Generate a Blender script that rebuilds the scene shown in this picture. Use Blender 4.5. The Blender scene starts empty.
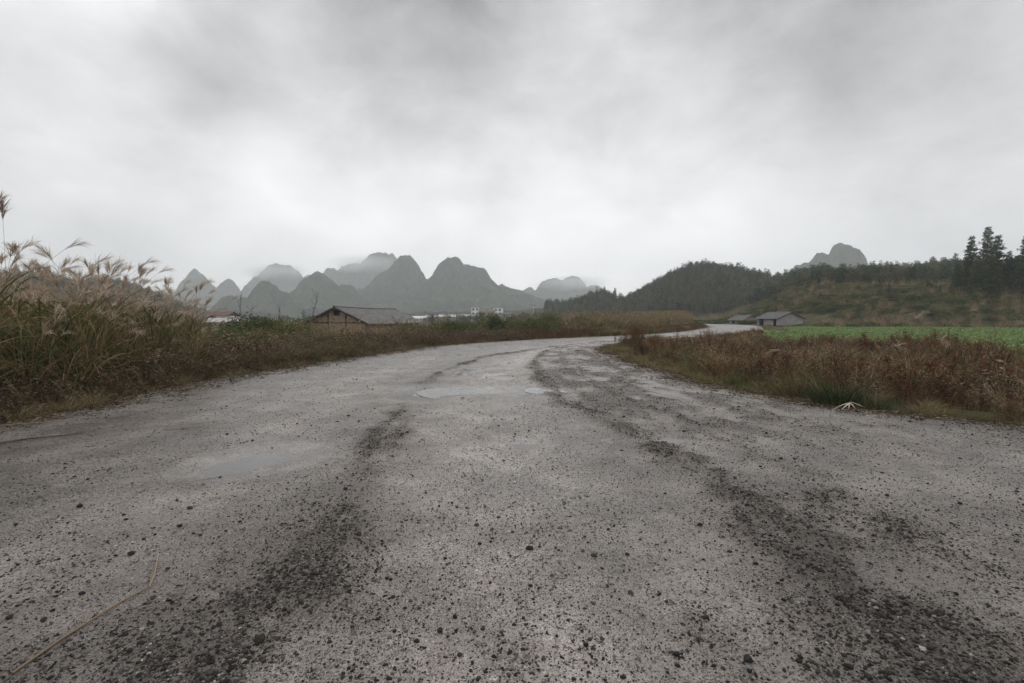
import bpy, math, random
import numpy as np
from mathutils import Vector, Matrix

# ------------------------------------------------------------------ camera
C = bpy.context.scene
COL = C.collection
R = math.radians
CAM_H = 1.5
F_PX = 483.0
HOR = 318.0
PITCH = math.atan((341.5 - HOR) / F_PX)

cam_d = bpy.data.cameras.new('camera')
cam = bpy.data.objects.new('camera', cam_d)
COL.objects.link(cam)
cam_d.sensor_width = 36.0
cam_d.lens = F_PX * 36.0 / 1024.0
cam_d.clip_start = 0.05
cam_d.clip_end = 12000
cam.location = (0, 0, CAM_H)
cam.rotation_euler = (R(90) - PITCH, 0, 0)
C.camera = cam


def pix_dir(px, py):
    """direction in the world of a picture point (used to read positions off the photograph)"""
    u = (px - 512.0) / F_PX
    v = (341.5 - py) / F_PX
    c, s = math.cos(PITCH), math.sin(PITCH)
    return np.array([u, c + v * s, -s + v * c])


def gnd(px, py, z=0.0):
    d = pix_dir(px, py)
    k = (z - CAM_H) / d[2]
    return np.array([d[0] * k, d[1] * k])


def hgt(py, dist):
    """height of a point seen at row py at a forward distance"""
    d = pix_dir(512, py)
    return CAM_H + d[2] / d[1] * dist


def xat(px, dist):
    d = pix_dir(px, HOR)
    return d[0] / d[1] * dist


# ------------------------------------------------------------------ render settings, sky, sun
C.view_settings.view_transform = 'Standard'
C.view_settings.look = 'None'
C.view_settings.exposure = 0.0
C.view_settings.gamma = 1.0
C.cycles.use_denoising = True
C.cycles.max_bounces = 5
C.cycles.diffuse_bounces = 2
C.cycles.glossy_bounces = 2
C.cycles.transmission_bounces = 3
C.cycles.transparent_max_bounces = 6
C.cycles.volume_bounces = 2
C.cycles.sample_clamp_indirect = 4.0

SUN_EL, SUN_AZ = R(52), R(10)
world = bpy.data.worlds.new('World')
C.world = world
world.use_nodes = True
wn, wl = world.node_tree.nodes, world.node_tree.links
wn.clear()


def build_world():
    out = wn.new('ShaderNodeOutputWorld')
    tc = wn.new('ShaderNodeTexCoord')
    nrm = wn.new('ShaderNodeVectorMath'); nrm.operation = 'NORMALIZE'
    wl.new(tc.outputs['Generated'], nrm.inputs[0])
    sep = wn.new('ShaderNodeSeparateXYZ')
    wl.new(nrm.outputs[0], sep.inputs[0])

    def m(op, a, b=None, clamp=False):
        n = wn.new('ShaderNodeMath'); n.operation = op; n.use_clamp = clamp
        for i, v in enumerate((a, b)):
            if v is None:
                continue
            if isinstance(v, (int, float)):
                n.inputs[i].default_value = v
            else:
                wl.new(v, n.inputs[i])
        return n.outputs[0]

    # a flat cloud deck seen in perspective
    zc = m('ADD', m('MAXIMUM', sep.outputs['Z'], 0.0), 0.42)
    u = m('DIVIDE', sep.outputs['X'], zc)
    v = m('DIVIDE', sep.outputs['Y'], zc)
    comb = wn.new('ShaderNodeCombineXYZ')
    wl.new(u, comb.inputs[0]); wl.new(v, comb.inputs[1])

    def noise(scale, detail, off, dist=0.0, rough=0.5):
        mp = wn.new('ShaderNodeMapping'); mp.inputs['Location'].default_value = off
        mp.inputs['Scale'].default_value = (1.0, 1.0, 1.7)
        wl.new(nrm.outputs[0], mp.inputs[0])
        n = wn.new('ShaderNodeTexNoise')
        n.inputs['Scale'].default_value = scale
        n.inputs['Detail'].default_value = detail
        n.inputs['Roughness'].default_value = rough
        n.inputs['Distortion'].default_value = dist
        wl.new(mp.outputs[0], n.inputs['Vector'])
        return m('SUBTRACT', n.outputs['Fac'], 0.5)

    big = noise(2.0, 4, (5.3, 2.4, 0.7), 0.2)
    mid = noise(4.6, 8, (3.7, 8.3, 1.1), 0.25, 0.60)
    val = m('ADD', SKY_BASE, m('ADD', m('MULTIPLY', big, 0.34), m('MULTIPLY', mid, 0.56)))

    # broad banks of lighter and darker cloud at fixed directions of the sky
    warp = wn.new('ShaderNodeTexNoise'); warp.inputs['Scale'].default_value = 3.0
    warp.inputs['Detail'].default_value = 3
    wl.new(nrm.outputs[0], warp.inputs['Vector'])
    wsub = wn.new('ShaderNodeVectorMath'); wsub.operation = 'SUBTRACT'
    wl.new(warp.outputs['Color'], wsub.inputs[0]); wsub.inputs[1].default_value = (0.5, 0.5, 0.5)
    wsc = wn.new('ShaderNodeVectorMath'); wsc.operation = 'SCALE'; wsc.inputs[3].default_value = 0.16
    wl.new(wsub.outputs[0], wsc.inputs[0])
    wad = wn.new('ShaderNodeVectorMath'); wad.operation = 'ADD'
    wl.new(nrm.outputs[0], wad.inputs[0]); wl.new(wsc.outputs[0], wad.inputs[1])
    for (px, py, ang, amp) in BANKS:
        d = pix_dir(px, py); d = d / np.linalg.norm(d)
        dp = wn.new('ShaderNodeVectorMath'); dp.operation = 'DOT_PRODUCT'
        wl.new(wad.outputs[0], dp.inputs[0]); dp.inputs[1].default_value = tuple(d)
        mr = wn.new('ShaderNodeMapRange'); mr.interpolation_type = 'SMOOTHSTEP'
        mr.inputs['From Min'].default_value = math.cos(R(ang)); mr.inputs['From Max'].default_value = 1.0
        mr.inputs['To Min'].default_value = 0.0; mr.inputs['To Max'].default_value = amp
        wl.new(dp.outputs['Value'], mr.inputs['Value'])
        val = m('ADD', val, mr.outputs[0])
    # brighter, thinner cloud low down all round
    low = wn.new('ShaderNodeMapRange'); low.interpolation_type = 'SMOOTHSTEP'
    low.inputs['From Min'].default_value = 0.0; low.inputs['From Max'].default_value = 0.42
    low.inputs['To Min'].default_value = LOW_GLOW; low.inputs['To Max'].default_value = 0.0
    wl.new(sep.outputs['Z'], low.inputs['Value'])
    val = m('MULTIPLY', m('MAXIMUM', m('ADD', val, low.outputs[0]), 0.2), 1.20)
    col = wn.new('ShaderNodeCombineColor')
    wl.new(m('MULTIPLY', val, 0.998), col.inputs[0])
    wl.new(m('MULTIPLY', val, 0.998), col.inputs[1])
    wl.new(m('MULTIPLY', val, 1.005), col.inputs[2])
    cloud = wn.new('ShaderNodeBackground'); cloud.inputs['Strength'].default_value = 1.0
    wl.new(col.outputs[0], cloud.inputs['Color'])
    sky = wn.new('ShaderNodeTexSky'); sky.sky_type = 'NISHITA'; sky.sun_disc = False
    sky.sun_elevation = SUN_EL; sky.sun_rotation = SUN_AZ
    bs = wn.new('ShaderNodeBackground'); bs.inputs['Strength'].default_value = 0.08
    wl.new(sky.outputs[0], bs.inputs['Color'])
    mix = wn.new('ShaderNodeMixShader'); mix.inputs[0].default_value = 0.95
    wl.new(bs.outputs[0], mix.inputs[1]); wl.new(cloud.outputs[0], mix.inputs[2])
    wl.new(mix.outputs[0], out.inputs['Surface'])


SKY_BASE = 0.80
LOW_GLOW = 0.30
BANKS = [(400, 10, 24, -0.34), (560, -60, 34, -0.20), (720, 10, 30, -0.07), (1040, 90, 32, -0.20), (-30, 130, 22, -0.24), (900, -60, 30, -0.06),
         (150, 40, 18, 0.06), (440, 175, 24, 0.15), (230, 180, 16, -0.06), (660, 210, 24, 0.10), (60, -20, 16, 0.05)]
build_world()

sun_d = bpy.data.lights.new('sun', 'SUN')
sun_d.energy = 1.0
sun_d.angle = R(30)
sun_d.color = (1.0, 0.97, 0.93)
sun = bpy.data.objects.new('sun', sun_d)
COL.objects.link(sun)
sdir = Vector((math.sin(SUN_AZ) * math.cos(SUN_EL), math.cos(SUN_AZ) * math.cos(SUN_EL), math.sin(SUN_EL)))
sun.rotation_euler = (-sdir).to_track_quat('-Z', 'Y').to_euler()
sun.location = (0, 0, 60)

# ------------------------------------------------------------------ helpers
rng = np.random.default_rng(11)


def _hash(ix, iy, seed):
    n = (ix.astype(np.int64) * 374761393 + iy.astype(np.int64) * 668265263 + seed * 974711) & 0xffffffff
    n = ((n ^ (n >> 13)) * 1274126177) & 0xffffffff
    n = n ^ (n >> 16)
    return (n & 0xffff) / 65535.0


def vnoise(x, y, seed=0):
    x = np.asarray(x, float); y = np.asarray(y, float)
    ix = np.floor(x); iy = np.floor(y)
    fx = x - ix; fy = y - iy
    fx = fx * fx * fx * (fx * (fx * 6 - 15) + 10); fy = fy * fy * fy * (fy * (fy * 6 - 15) + 10)
    a = _hash(ix, iy, seed); b = _hash(ix + 1, iy, seed)
    c = _hash(ix, iy + 1, seed); d = _hash(ix + 1, iy + 1, seed)
    return (a * (1 - fx) + b * fx) * (1 - fy) + (c * (1 - fx) + d * fx) * fy - 0.5


def fbm(x, y, octaves=4, seed=0, gain=0.5):
    s = 0.0; a = 1.0; f = 1.0
    for o in range(octaves):
        ca, sa = math.cos(o * 1.1), math.sin(o * 1.1)
        s = s + a * vnoise((x * ca - y * sa) * f + 13.7 * o, (x * sa + y * ca) * f - 7.3 * o, seed + o)
        a *= gain; f *= 2.03
    return s


def smooth(a, b, x):
    t = np.clip((np.asarray(x, float) - a) / (b - a), 0, 1)
    return t * t * (3 - 2 * t)


def tag(o, label=None, cat=None, group=None, kind=None):
    if label: o['label'] = label
    if cat: o['category'] = cat
    if group: o['group'] = group
    if kind: o['kind'] = kind
    return o


def empty(name, loc=(0, 0, 0), rz=0.0, scale=1.0):
    o = bpy.data.objects.new(name, None)
    COL.objects.link(o)
    o.location = loc; o.rotation_euler = (0, 0, rz); o.scale = (scale,) * 3
    o.empty_display_size = 0.2
    return o


def np_mesh(name, V, Q, mat=None, attrs=None, smooth_shade=False):
    """mesh datablock from vertex and quad/tri arrays"""
    V = np.asarray(V, np.float32); Q = np.asarray(Q, np.int32)
    me = bpy.data.meshes.new(name)
    n = Q.shape[1]
    me.vertices.add(len(V)); me.vertices.foreach_set('co', V.ravel())
    me.loops.add(Q.size); me.loops.foreach_set('vertex_index', Q.ravel())
    me.polygons.add(len(Q))
    me.polygons.foreach_set('loop_start', np.arange(0, Q.size, n, dtype=np.int32))
    me.polygons.foreach_set('loop_total', np.full(len(Q), n, np.int32))
    if smooth_shade:
        me.polygons.foreach_set('use_smooth', np.ones(len(Q), bool))
    for k, a in (attrs or {}).items():
        at = me.attributes.new(k, 'FLOAT', 'POINT'); at.data.foreach_set('value', np.asarray(a, np.float32))
    me.update(calc_edges=True)
    if mat: me.materials.append(mat)
    return me


def link(name, me, parent=None):
    o = bpy.data.objects.new(name, me)
    COL.objects.link(o)
    if parent is not None: o.parent = parent
    return o


class Geo:
    """collects quads with a tint per vertex"""
    def __init__(s):
        s.V = []; s.Q = []; s.T = []; s.n = 0

    def add(s, V, Q, T):
        V = np.asarray(V, float).reshape(-1, 3); Q = np.asarray(Q, int)
        if Q.shape[1] == 3: Q = np.concatenate([Q, Q[:, 2:3]], 1)
        s.V.append(V); s.Q.append(Q + s.n); s.T.append(np.broadcast_to(np.asarray(T, float).ravel() if np.ndim(T) else float(T), (len(V),)))
        s.n += len(V)
        return s

    def box(s, lo, hi, T=0.5):
        x0, y0, z0 = lo; x1, y1, z1 = hi
        V = [(x0, y0, z0), (x1, y0, z0), (x1, y1, z0), (x0, y1, z0), (x0, y0, z1), (x1, y0, z1), (x1, y1, z1), (x0, y1, z1)]
        Q = [(0, 3, 2, 1), (4, 5, 6, 7), (0, 1, 5, 4), (1, 2, 6, 5), (2, 3, 7, 6), (3, 0, 4, 7)]
        return s.add(V, Q, T)

    def tube(s, P, rad, sides=5, T=0.5):
        P = np.asarray(P, float); n = len(P)
        rad = np.broadcast_to(np.asarray(rad, float), (n,))
        D = np.gradient(P, axis=0); D /= np.linalg.norm(D, axis=1)[:, None] + 1e-9
        ref = np.where(np.abs(D[:, 2:3]) > 0.9, np.array([[1., 0, 0]]), np.array([[0, 0, 1.]]))
        A = np.cross(D, ref); A /= np.linalg.norm(A, axis=1)[:, None] + 1e-9
        B = np.cross(D, A)
        ang = np.arange(sides) * 2 * math.pi / sides
        V = P[:, None] + rad[:, None, None] * (A[:, None] * np.cos(ang)[None, :, None] + B[:, None] * np.sin(ang)[None, :, None])
        i = np.arange(n - 1)[:, None]; j = np.arange(sides)[None]
        j2 = (j + 1) % sides
        Q = np.stack([i * sides + j, i * sides + j2, (i + 1) * sides + j2, (i + 1) * sides + j], -1).reshape(-1, 4)
        return s.add(V.reshape(-1, 3), Q, T)

    def mesh(s, name, mat):
        V = np.concatenate(s.V); Q = np.concatenate(s.Q); T = np.concatenate(s.T)
        deg = Q[:, 2] == Q[:, 3]
        if deg.any() and not deg.all():
            me = bpy.data.meshes.new(name)
            me.from_pydata(V.tolist(), [], [list(q[:3]) if d else list(q) for q, d in zip(Q.tolist(), deg)])
            at = me.attributes.new('tint', 'FLOAT', 'POINT'); at.data.foreach_set('value', T.astype(np.float32))
            me.materials.append(mat)
            return me
        if deg.all(): Q = Q[:, :3]
        return np_mesh(name, V, Q, mat, {'tint': T})


def ribbons(base, az, L, W, lean, droop, seg=5, T=0.5, pw=1.5, taper=0.75, twist=None, dT=0.0):
    """blades: each an arching, tapering strip"""
    N = len(base); base = np.asarray(base, float)
    az, L, W, lean, droop, T = [np.broadcast_to(np.asarray(a, float), (N,)) for a in (az, L, W, lean, droop, T)]
    t = np.linspace(0, 1, seg + 1)
    th = lean[:, None] + droop[:, None] * ((t[:-1] + 0.5 / seg) ** pw)[None]
    step = (L / seg)[:, None]
    dx = np.sin(th) * np.cos(az)[:, None] * step; dy = np.sin(th) * np.sin(az)[:, None] * step; dz = np.cos(th) * step
    P = np.zeros((N, seg + 1, 3))
    P[:, 1:, 0] = np.cumsum(dx, 1); P[:, 1:, 1] = np.cumsum(dy, 1); P[:, 1:, 2] = np.cumsum(dz, 1)
    P += base[:, None]
    tw = rng.uniform(-0.9, 0.9, N) if twist is None else np.full(N, twist)
    side = np.stack([-np.sin(az + tw), np.cos(az + tw), 0.35 * np.sin(tw * 2)], -1)
    w = W[:, None] * (np.clip(1 - t, 0.02, 1) ** taper * np.clip(0.45 + 2.2 * t, 0, 1))[None] * 0.5
    A = P + side[:, None] * w[..., None]; B = P - side[:, None] * w[..., None]
    V = np.stack([A, B], 2).reshape(-1, 3)
    k = np.arange(seg)
    q = np.stack([2 * k, 2 * k + 1, 2 * k + 3, 2 * k + 2], -1)
    Q = (np.arange(N)[:, None, None] * (2 * (seg + 1)) + q[None]).reshape(-1, 4)
    TT = (T[:, None] + dT * t[None])[:, :, None].repeat(2, 2).ravel()
    return V, Q, np.clip(TT, 0, 1)


def unit(n):
    v = rng.normal(size=(n, 3)); return v / np.linalg.norm(v, axis=1)[:, None]


def cards(P, D, L, W, T=0.5, fold=0.25):
    """leaf-shaped faces at points P along directions D"""
    P = np.asarray(P, float); N = len(P)
    L, W, T = [np.broadcast_to(np.asarray(a, float), (N,)) for a in (L, W, T)]
    D = D / (np.linalg.norm(D, axis=1)[:, None] + 1e-9)
    S = np.cross(D, unit(N)); S /= np.linalg.norm(S, axis=1)[:, None] + 1e-9
    Nn = np.cross(D, S)
    mid = P + D * (L * 0.5)[:, None] - Nn * (fold * W)[:, None]
    V = np.stack([P, mid + S * (W * 0.5)[:, None], P + D * L[:, None], mid - S * (W * 0.5)[:, None]], 1).reshape(-1, 3)
    Q = (np.arange(N) * 4)[:, None] + np.arange(4)[None]
    return V, Q, np.repeat(T, 4)


# ------------------------------------------------------------------ materials
def new_mat(name):
    m = bpy.data.materials.new(name); m.use_nodes = True
    nt = m.node_tree
    b = nt.nodes['Principled BSDF']
    return m, nt, b


def N(nt, typ, **kw):
    n = nt.nodes.new(typ)
    for k, v in kw.items():
        if k in n.inputs: n.inputs[k].default_value = v
        else: setattr(n, k, v)
    return n


def ramp(nt, fac, stops):
    r = nt.nodes.new('ShaderNodeValToRGB')
    cr = r.color_ramp
    while len(cr.elements) < len(stops): cr.elements.new(0.5)
    for e, (p, c) in zip(cr.elements, stops):
        e.position = p; e.color = (*c, 1)
    if fac is not None: nt.links.new(fac, r.inputs[0])
    return r.outputs[0]


def math_n(nt, op, a, b=0.0, clamp=False):
    n = nt.nodes.new('ShaderNodeMath'); n.operation = op; n.use_clamp = clamp
    for i, v in enumerate((a, b)):
        if isinstance(v, (int, float)): n.inputs[i].default_value = v
        else: nt.links.new(v, n.inputs[i])
    return n.outputs[0]


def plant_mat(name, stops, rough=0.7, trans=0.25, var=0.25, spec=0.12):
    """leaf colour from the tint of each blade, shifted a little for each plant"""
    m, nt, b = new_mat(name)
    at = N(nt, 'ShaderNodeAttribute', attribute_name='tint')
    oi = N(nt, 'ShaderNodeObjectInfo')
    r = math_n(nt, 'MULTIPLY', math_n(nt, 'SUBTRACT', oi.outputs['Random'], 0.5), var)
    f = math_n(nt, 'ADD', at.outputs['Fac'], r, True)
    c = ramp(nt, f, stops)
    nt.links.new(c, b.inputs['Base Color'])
    b.inputs['Roughness'].default_value = rough
    b.inputs['Specular IOR Level'].default_value = spec
    if trans > 0:
        tr = N(nt, 'ShaderNodeBsdfTranslucent'); nt.links.new(c, tr.inputs['Color'])
        mx = N(nt, 'ShaderNodeMixShader'); mx.inputs[0].default_value = trans
        out = nt.nodes['Material Output']
        nt.links.new(b.outputs[0], mx.inputs[1]); nt.links.new(tr.outputs[0], mx.inputs[2])
        nt.links.new(mx.outputs[0], out.inputs['Surface'])
    return m


M = {}
M['reed'] = plant_mat('reed_blades', [(0.0, (0.030, 0.046, 0.018)), (0.3, (0.085, 0.105, 0.038)), (0.5, (0.21, 0.175, 0.085)),
                                      (0.75, (0.23, 0.138, 0.078)), (1.0, (0.50, 0.38, 0.235))])
M['plume'] = plant_mat('reed_plume', [(0.0, (0.18, 0.13, 0.10)), (0.5, (0.38, 0.29, 0.215)), (1.0, (0.62, 0.53, 0.42))], trans=0.35, var=0.5)
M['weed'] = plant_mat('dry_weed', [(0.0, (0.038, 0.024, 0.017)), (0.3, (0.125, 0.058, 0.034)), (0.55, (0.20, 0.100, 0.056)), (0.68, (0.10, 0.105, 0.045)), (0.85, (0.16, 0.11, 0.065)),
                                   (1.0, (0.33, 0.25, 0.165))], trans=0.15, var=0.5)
M['green'] = plant_mat('green_leaf', [(0.0, (0.016, 0.026, 0.013)), (0.45, (0.040, 0.062, 0.026)), (0.8, (0.085, 0.108, 0.045)), (1.0, (0.13, 0.12, 0.06))])
M['bushgreen'] = plant_mat('shrub_leaf', [(0.0, (0.024, 0.038, 0.017)), (0.5, (0.082, 0.112, 0.042)), (0.8, (0.18, 0.185, 0.080)), (1.0, (0.19, 0.11, 0.062))], var=0.6)
M['conifer'] = plant_mat('conifer_needles', [(0.0, (0.014, 0.026, 0.014)), (0.6, (0.048, 0.074, 0.038)), (1.0, (0.11, 0.13, 0.06))], trans=0.1, var=0.45)
M['woodleaf'] = plant_mat('wood_foliage', [(0.0, (0.016, 0.030, 0.016)), (0.45, (0.050, 0.078, 0.036)), (0.8, (0.105, 0.128, 0.056)), (1.0, (0.13, 0.095, 0.055))], trans=0.1, var=1.1)
M['crop'] = plant_mat('crop_leaf', [(0.0, (0.080, 0.115, 0.048)), (0.5, (0.21, 0.30, 0.115)), (1.0, (0.30, 0.38, 0.16))], var=0.5)
M['straw'] = plant_mat('pale_straw', [(0.0, (0.16, 0.115, 0.08)), (0.5, (0.26, 0.20, 0.14)), (1.0, (0.55, 0.50, 0.40))], trans=0.1, var=0.2)


def simple_mat(name, c1, c2, scale=6.0, rough=0.8, bump=0.3, detail=6, stretch=(1, 1, 1), spec=0.3):
    m, nt, b = new_mat(name)
    tc = N(nt, 'ShaderNodeTexCoord'); mp = N(nt, 'ShaderNodeMapping'); mp.inputs['Scale'].default_value = stretch
    nt.links.new(tc.outputs['Object'], mp.inputs[0])
    n = N(nt, 'ShaderNodeTexNoise', Scale=scale, Detail=detail, Roughness=0.65)
    nt.links.new(mp.outputs[0], n.inputs['Vector'])
    c = ramp(nt, n.outputs['Fac'], [(0.3, c1), (0.7, c2)])
    nt.links.new(c, b.inputs['Base Color'])
    b.inputs['Roughness'].default_value = rough
    b.inputs['Specular IOR Level'].default_value = spec
    bp = N(nt, 'ShaderNodeBump', Strength=bump, Distance=0.02)
    nt.links.new(n.outputs['Fac'], bp.inputs['Height']); nt.links.new(bp.outputs[0], b.inputs['Normal'])
    return m


M['bark'] = simple_mat('bark', (0.05, 0.035, 0.025), (0.12, 0.09, 0.07), 12, stretch=(1, 1, 0.2))
M['timber'] = simple_mat('weathered_timber', (0.03, 0.022, 0.018), (0.09, 0.065, 0.05), 8, stretch=(1, 1, 0.3))
M['plaster'] = simple_mat('grey_plaster', (0.19, 0.175, 0.165), (0.33, 0.31, 0.30), .9)
M['white'] = simple_mat('white_render', (0.46, 0.46, 0.47), (0.62, 0.62, 0.62), 0.5)
M['ochre'] = simple_mat('ochre_render', (0.32, 0.24, 0.15), (0.44, 0.34, 0.22), 0.8)
M['rust'] = simple_mat('red_brown_render', (0.13, 0.07, 0.05), (0.20, 0.11, 0.08), 1.0)
M['dark'] = simple_mat('dark_interior', (0.012, 0.012, 0.012), (0.02, 0.02, 0.02), 3)
M['redroof'] = simple_mat('red_roof_tile', (0.08, 0.045, 0.038), (0.14, 0.08, 0.065), 2)
M['greyroof'] = simple_mat('grey_roof_tile', (0.06, 0.058, 0.058), (0.14, 0.135, 0.135), 2.5)
M['concrete'] = simple_mat('concrete', (0.35, 0.34, 0.33), (0.5, 0.49, 0.47), 2)


def glass_mat():
    m, nt, b = new_mat('window_glass')
    b.inputs['Base Color'].default_value = (0.10, 0.105, 0.11, 1); b.inputs['Roughness'].default_value = 0.12
    return m


M['glass'] = glass_mat()

# ------------------------------------------------------------------ road outline (plan, metres)
LE = np.array([(-9.5, -14), (-8.6, -6), (-8.0, 0), (-7.5, 4), (-7.35, 7), (-7.55, 9.5), (-7.5, 12), (-6.9, 15.4), (-5.9, 20), (-4.4, 26), (-0.6, 31.5), (4.2, 36.5),
               (12.5, 45), (19, 54), (24.8, 65), (31, 77), (37, 92), (40, 108), (40, 122), (38, 140), (30, 165)], float)
RE = np.array([(16, -14), (14, -6), (11.5, 0), (9.2, 4), (7.4, 6.6), (6.0, 7.6), (5.1, 9.3), (4.65, 11), (4.5, 14), (4.45, 18), (4.7, 22.5), (6.2, 27), (9.3, 31),
               (14, 36), (20, 43.5), (26.5, 51), (34, 65), (41.5, 80), (48.5, 97), (50, 112), (49, 126), (47, 144), (38, 172)], float)


def resample(P, ts):
    d = np.r_[0, np.cumsum(np.linalg.norm(np.diff(P, axis=0), axis=1))]; d /= d[-1]
    # Catmull-Rom through the points
    out = []
    for t in ts:
        i = min(max(np.searchsorted(d, t) - 1, 0), len(P) - 2)
        u = (t - d[i]) / (d[i + 1] - d[i])
        p0, p1, p2, p3 = P[max(i - 1, 0)], P[i], P[i + 1], P[min(i + 2, len(P) - 1)]
        out.append(0.5 * ((2 * p1) + (-p0 + p2) * u + (2 * p0 - 5 * p1 + 4 * p2 - p3) * u * u + (-p0 + 3 * p1 - 3 * p2 + p3) * u ** 3))
    return np.array(out)


# matched pairs of points across the road
_tt = np.linspace(0, 1, 400)
LEd = resample(LE, _tt)
REd0 = resample(RE, np.linspace(0, 1, 900))
RPAIR = [(-14, -14), (0, 0), (7, 6.8), (12, 11.5), (20, 20), (31.5, 25), (45, 40), (65, 60), (92, 92), (122, 120), (165, 172)]
ya = np.interp(LEd[:, 1], [a for a, b in RPAIR], [b for a, b in RPAIR])
REd = np.stack([np.interp(ya, REd0[:, 1], REd0[:, 0]), ya], -1)


def road_uv(x, y):
    """distance outside the road at (x, y): negative inside"""
    x = np.asarray(x, float); y = np.asarray(y, float)
    sh = x.shape; x = x.ravel(); y = y.ravel()
    poly = np.concatenate([LEd[::4], REd[::-4]])
    inside = np.zeros(len(x), bool); dist = np.full(len(x), 1e9)
    for a, b in zip(poly, np.roll(poly, -1, 0)):
        e = b - a
        t = np.clip(((x - a[0]) * e[0] + (y - a[1]) * e[1]) / (e @ e + 1e-9), 0, 1)
        dist = np.minimum(dist, (x - a[0] - t * e[0]) ** 2 + (y - a[1] - t * e[1]) ** 2)
        c = ((a[1] > y) != (b[1] > y)) & (x < (b[0] - a[0]) * (y - a[1]) / (b[1] - a[1] + 1e-12) + a[0])
        inside ^= c
    dist = np.sqrt(dist)
    return np.where(inside, -dist, dist).reshape(sh)


def left_x(y):
    return np.interp(y, LEd[:, 1], LEd[:, 0])


def right_x(y):
    return np.interp(y, REd0[:, 1], REd0[:, 0])


# ------------------------------------------------------------------ terrain height
BUMPS = [  # px, summit row of the bare ground, distance, half width left px, half width right px, depth half width m, sharpness
    (703, 275, 330, 62, 62, 75, 2.2),
    (748, 283, 330, 40, 60, 70, 2.0),
    (601, 298, 360, 36, 34, 40, 1.6),
    (548, 308, 420, 60, 60, 40, 2.0),
    (812, 280, 280, 60, 60, 65, 2.0),
    (880, 274, 235, 70, 75, 60, 2.2),
    (940, 270, 220, 75, 90, 60, 2.2),
    (1060, 262, 200, 80, 130, 60, 2.2),
    (20, 280, 380, 110, 95, 70, 2.2),
    (110, 286, 420, 60, 50, 60, 2.2),
    (-120, 270, 400, 120, 120, 80, 2.2),
]


def ground_z(x, y, detail=True):
    x = np.asarray(x, float); y = np.asarray(y, float)
    d = road_d(x, y)
    lx = left_x(np.clip(y, -14, 165))
    is_left = (x < lx) | (y > 165)
    z = np.where(is_left, -1.35 * smooth(5.0, 17.0, d) - 0.6 * smooth(40, 160, d), -0.28 * smooth(0.5, 3.0, d))
    # right hillside: rises beyond the crop field
    foot = 80 + 26 * smooth(95, 35, x) + 3.5 * fbm(x * 0.03, y * 0.03, 2, 5)
    k = y - foot
    kk = np.maximum(k, 0)
    rise = 6.0 * (1 - np.exp(-kk / 11.0)) + 0.095 * np.minimum(kk, 220)
    # soft terraces
    st = 1.3
    tz = rise / st; fr = tz - np.floor(tz)
    terr = (np.floor(tz) + smooth(0.35, 0.8, fr)) * st
    rise = 0.45 * rise + 0.55 * terr
    side = smooth(44, 86, x) * smooth(0.38, 0.66, x / np.maximum(y, 20)) * smooth(480, 300, y)
    # soft terraces
    st = 1.5
    tz = rise / st; fr = tz - np.floor(tz)
    terr = (np.floor(tz) + smooth(0.35, 0.8, fr)) * st
    rise = 0.35 * rise + 0.65 * terr
    z = z + rise * side * 0.95
    for (px, py, dist, wl_, wr_, dw, sh) in BUMPS:
        cx = xat(px, dist); H = hgt(py, dist) + 1.5
        wm = np.where(x < cx, wl_, wr_) * dist / F_PX * 1.25
        r = np.abs((x - cx) / wm) ** 2 + np.abs((y - dist) / dw) ** 2
        z = np.maximum(z, -2 + (H + 0.5) * np.exp(-(r ** (sh / 2.0)) * 1.25)) if sh else z
    if detail:
        amp = 0.05 + 0.30 * smooth(3, 40, d)
        z = z + amp * fbm(x * 0.22, y * 0.22, 4, 3) * smooth(0.0, 1.5, d)
        z = z + 1.6 * smooth(120, 260, y) * fbm(x * 0.05, y * 0.05, 3, 9)
    return np.where(d < 0.35, -0.10 + 0 * z, z)


_gx = np.arange(-60, 120, 0.5); _gy = np.arange(-16, 180, 0.5)
_GD = road_uv(*np.meshgrid(_gx, _gy, indexing='ij'))


def road_d(x, y):
    """road distance looked up in a table"""
    fx = np.clip((x - _gx[0]) / 0.5, 0, len(_gx) - 1.001); fy = np.clip((y - _gy[0]) / 0.5, 0, len(_gy) - 1.001)
    ix = fx.astype(int); iy = fy.astype(int); u = fx - ix; v = fy - iy
    r = (_GD[ix, iy] * (1 - u) + _GD[ix + 1, iy] * u) * (1 - v) + (_GD[ix, iy + 1] * (1 - u) + _GD[ix + 1, iy + 1] * u) * v
    ex = np.maximum(_gx[0] - x, 0) + np.maximum(x - _gx[-1], 0); ey = np.maximum(_gy[0] - y, 0) + np.maximum(y - _gy[-1], 0)
    return r + np.hypot(ex, ey)


def axis(lo, hi, c0, fine, growth, cap):
    pts = [c0]
    s = fine
    while pts[-1] < hi:
        pts.append(pts[-1] + s); s = min(s * growth, cap)
    s = fine; neg = [c0]
    while neg[-1] > lo:
        neg.append(neg[-1] - s); s = min(s * growth, cap)
    return np.array(neg[::-1][:-1] + pts)


def grid_quads(nx, ny):
    i = np.arange(nx - 1)[:, None]; j = np.arange(ny - 1)[None]
    return np.stack([i * ny + j, (i + 1) * ny + j, (i + 1) * ny + j + 1, i * ny + j + 1], -1).reshape(-1, 4)


# crop field, right of the road
FIELD = np.array([gnd(752, 332.0), (28.5, 48), (37, 64), (45, 80), (50, 86), (95, 78), (120, 76), (120, 20), (26, 22), (17, 31)], float)


def in_poly(x, y, P):
    ins = np.zeros(np.shape(x), bool)
    for a, b in zip(P, np.roll(P, -1, 0)):
        ins ^= ((a[1] > y) != (b[1] > y)) & (x < (b[0] - a[0]) * (y - a[1]) / (b[1] - a[1] + 1e-12) + a[0])
    return ins


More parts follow.
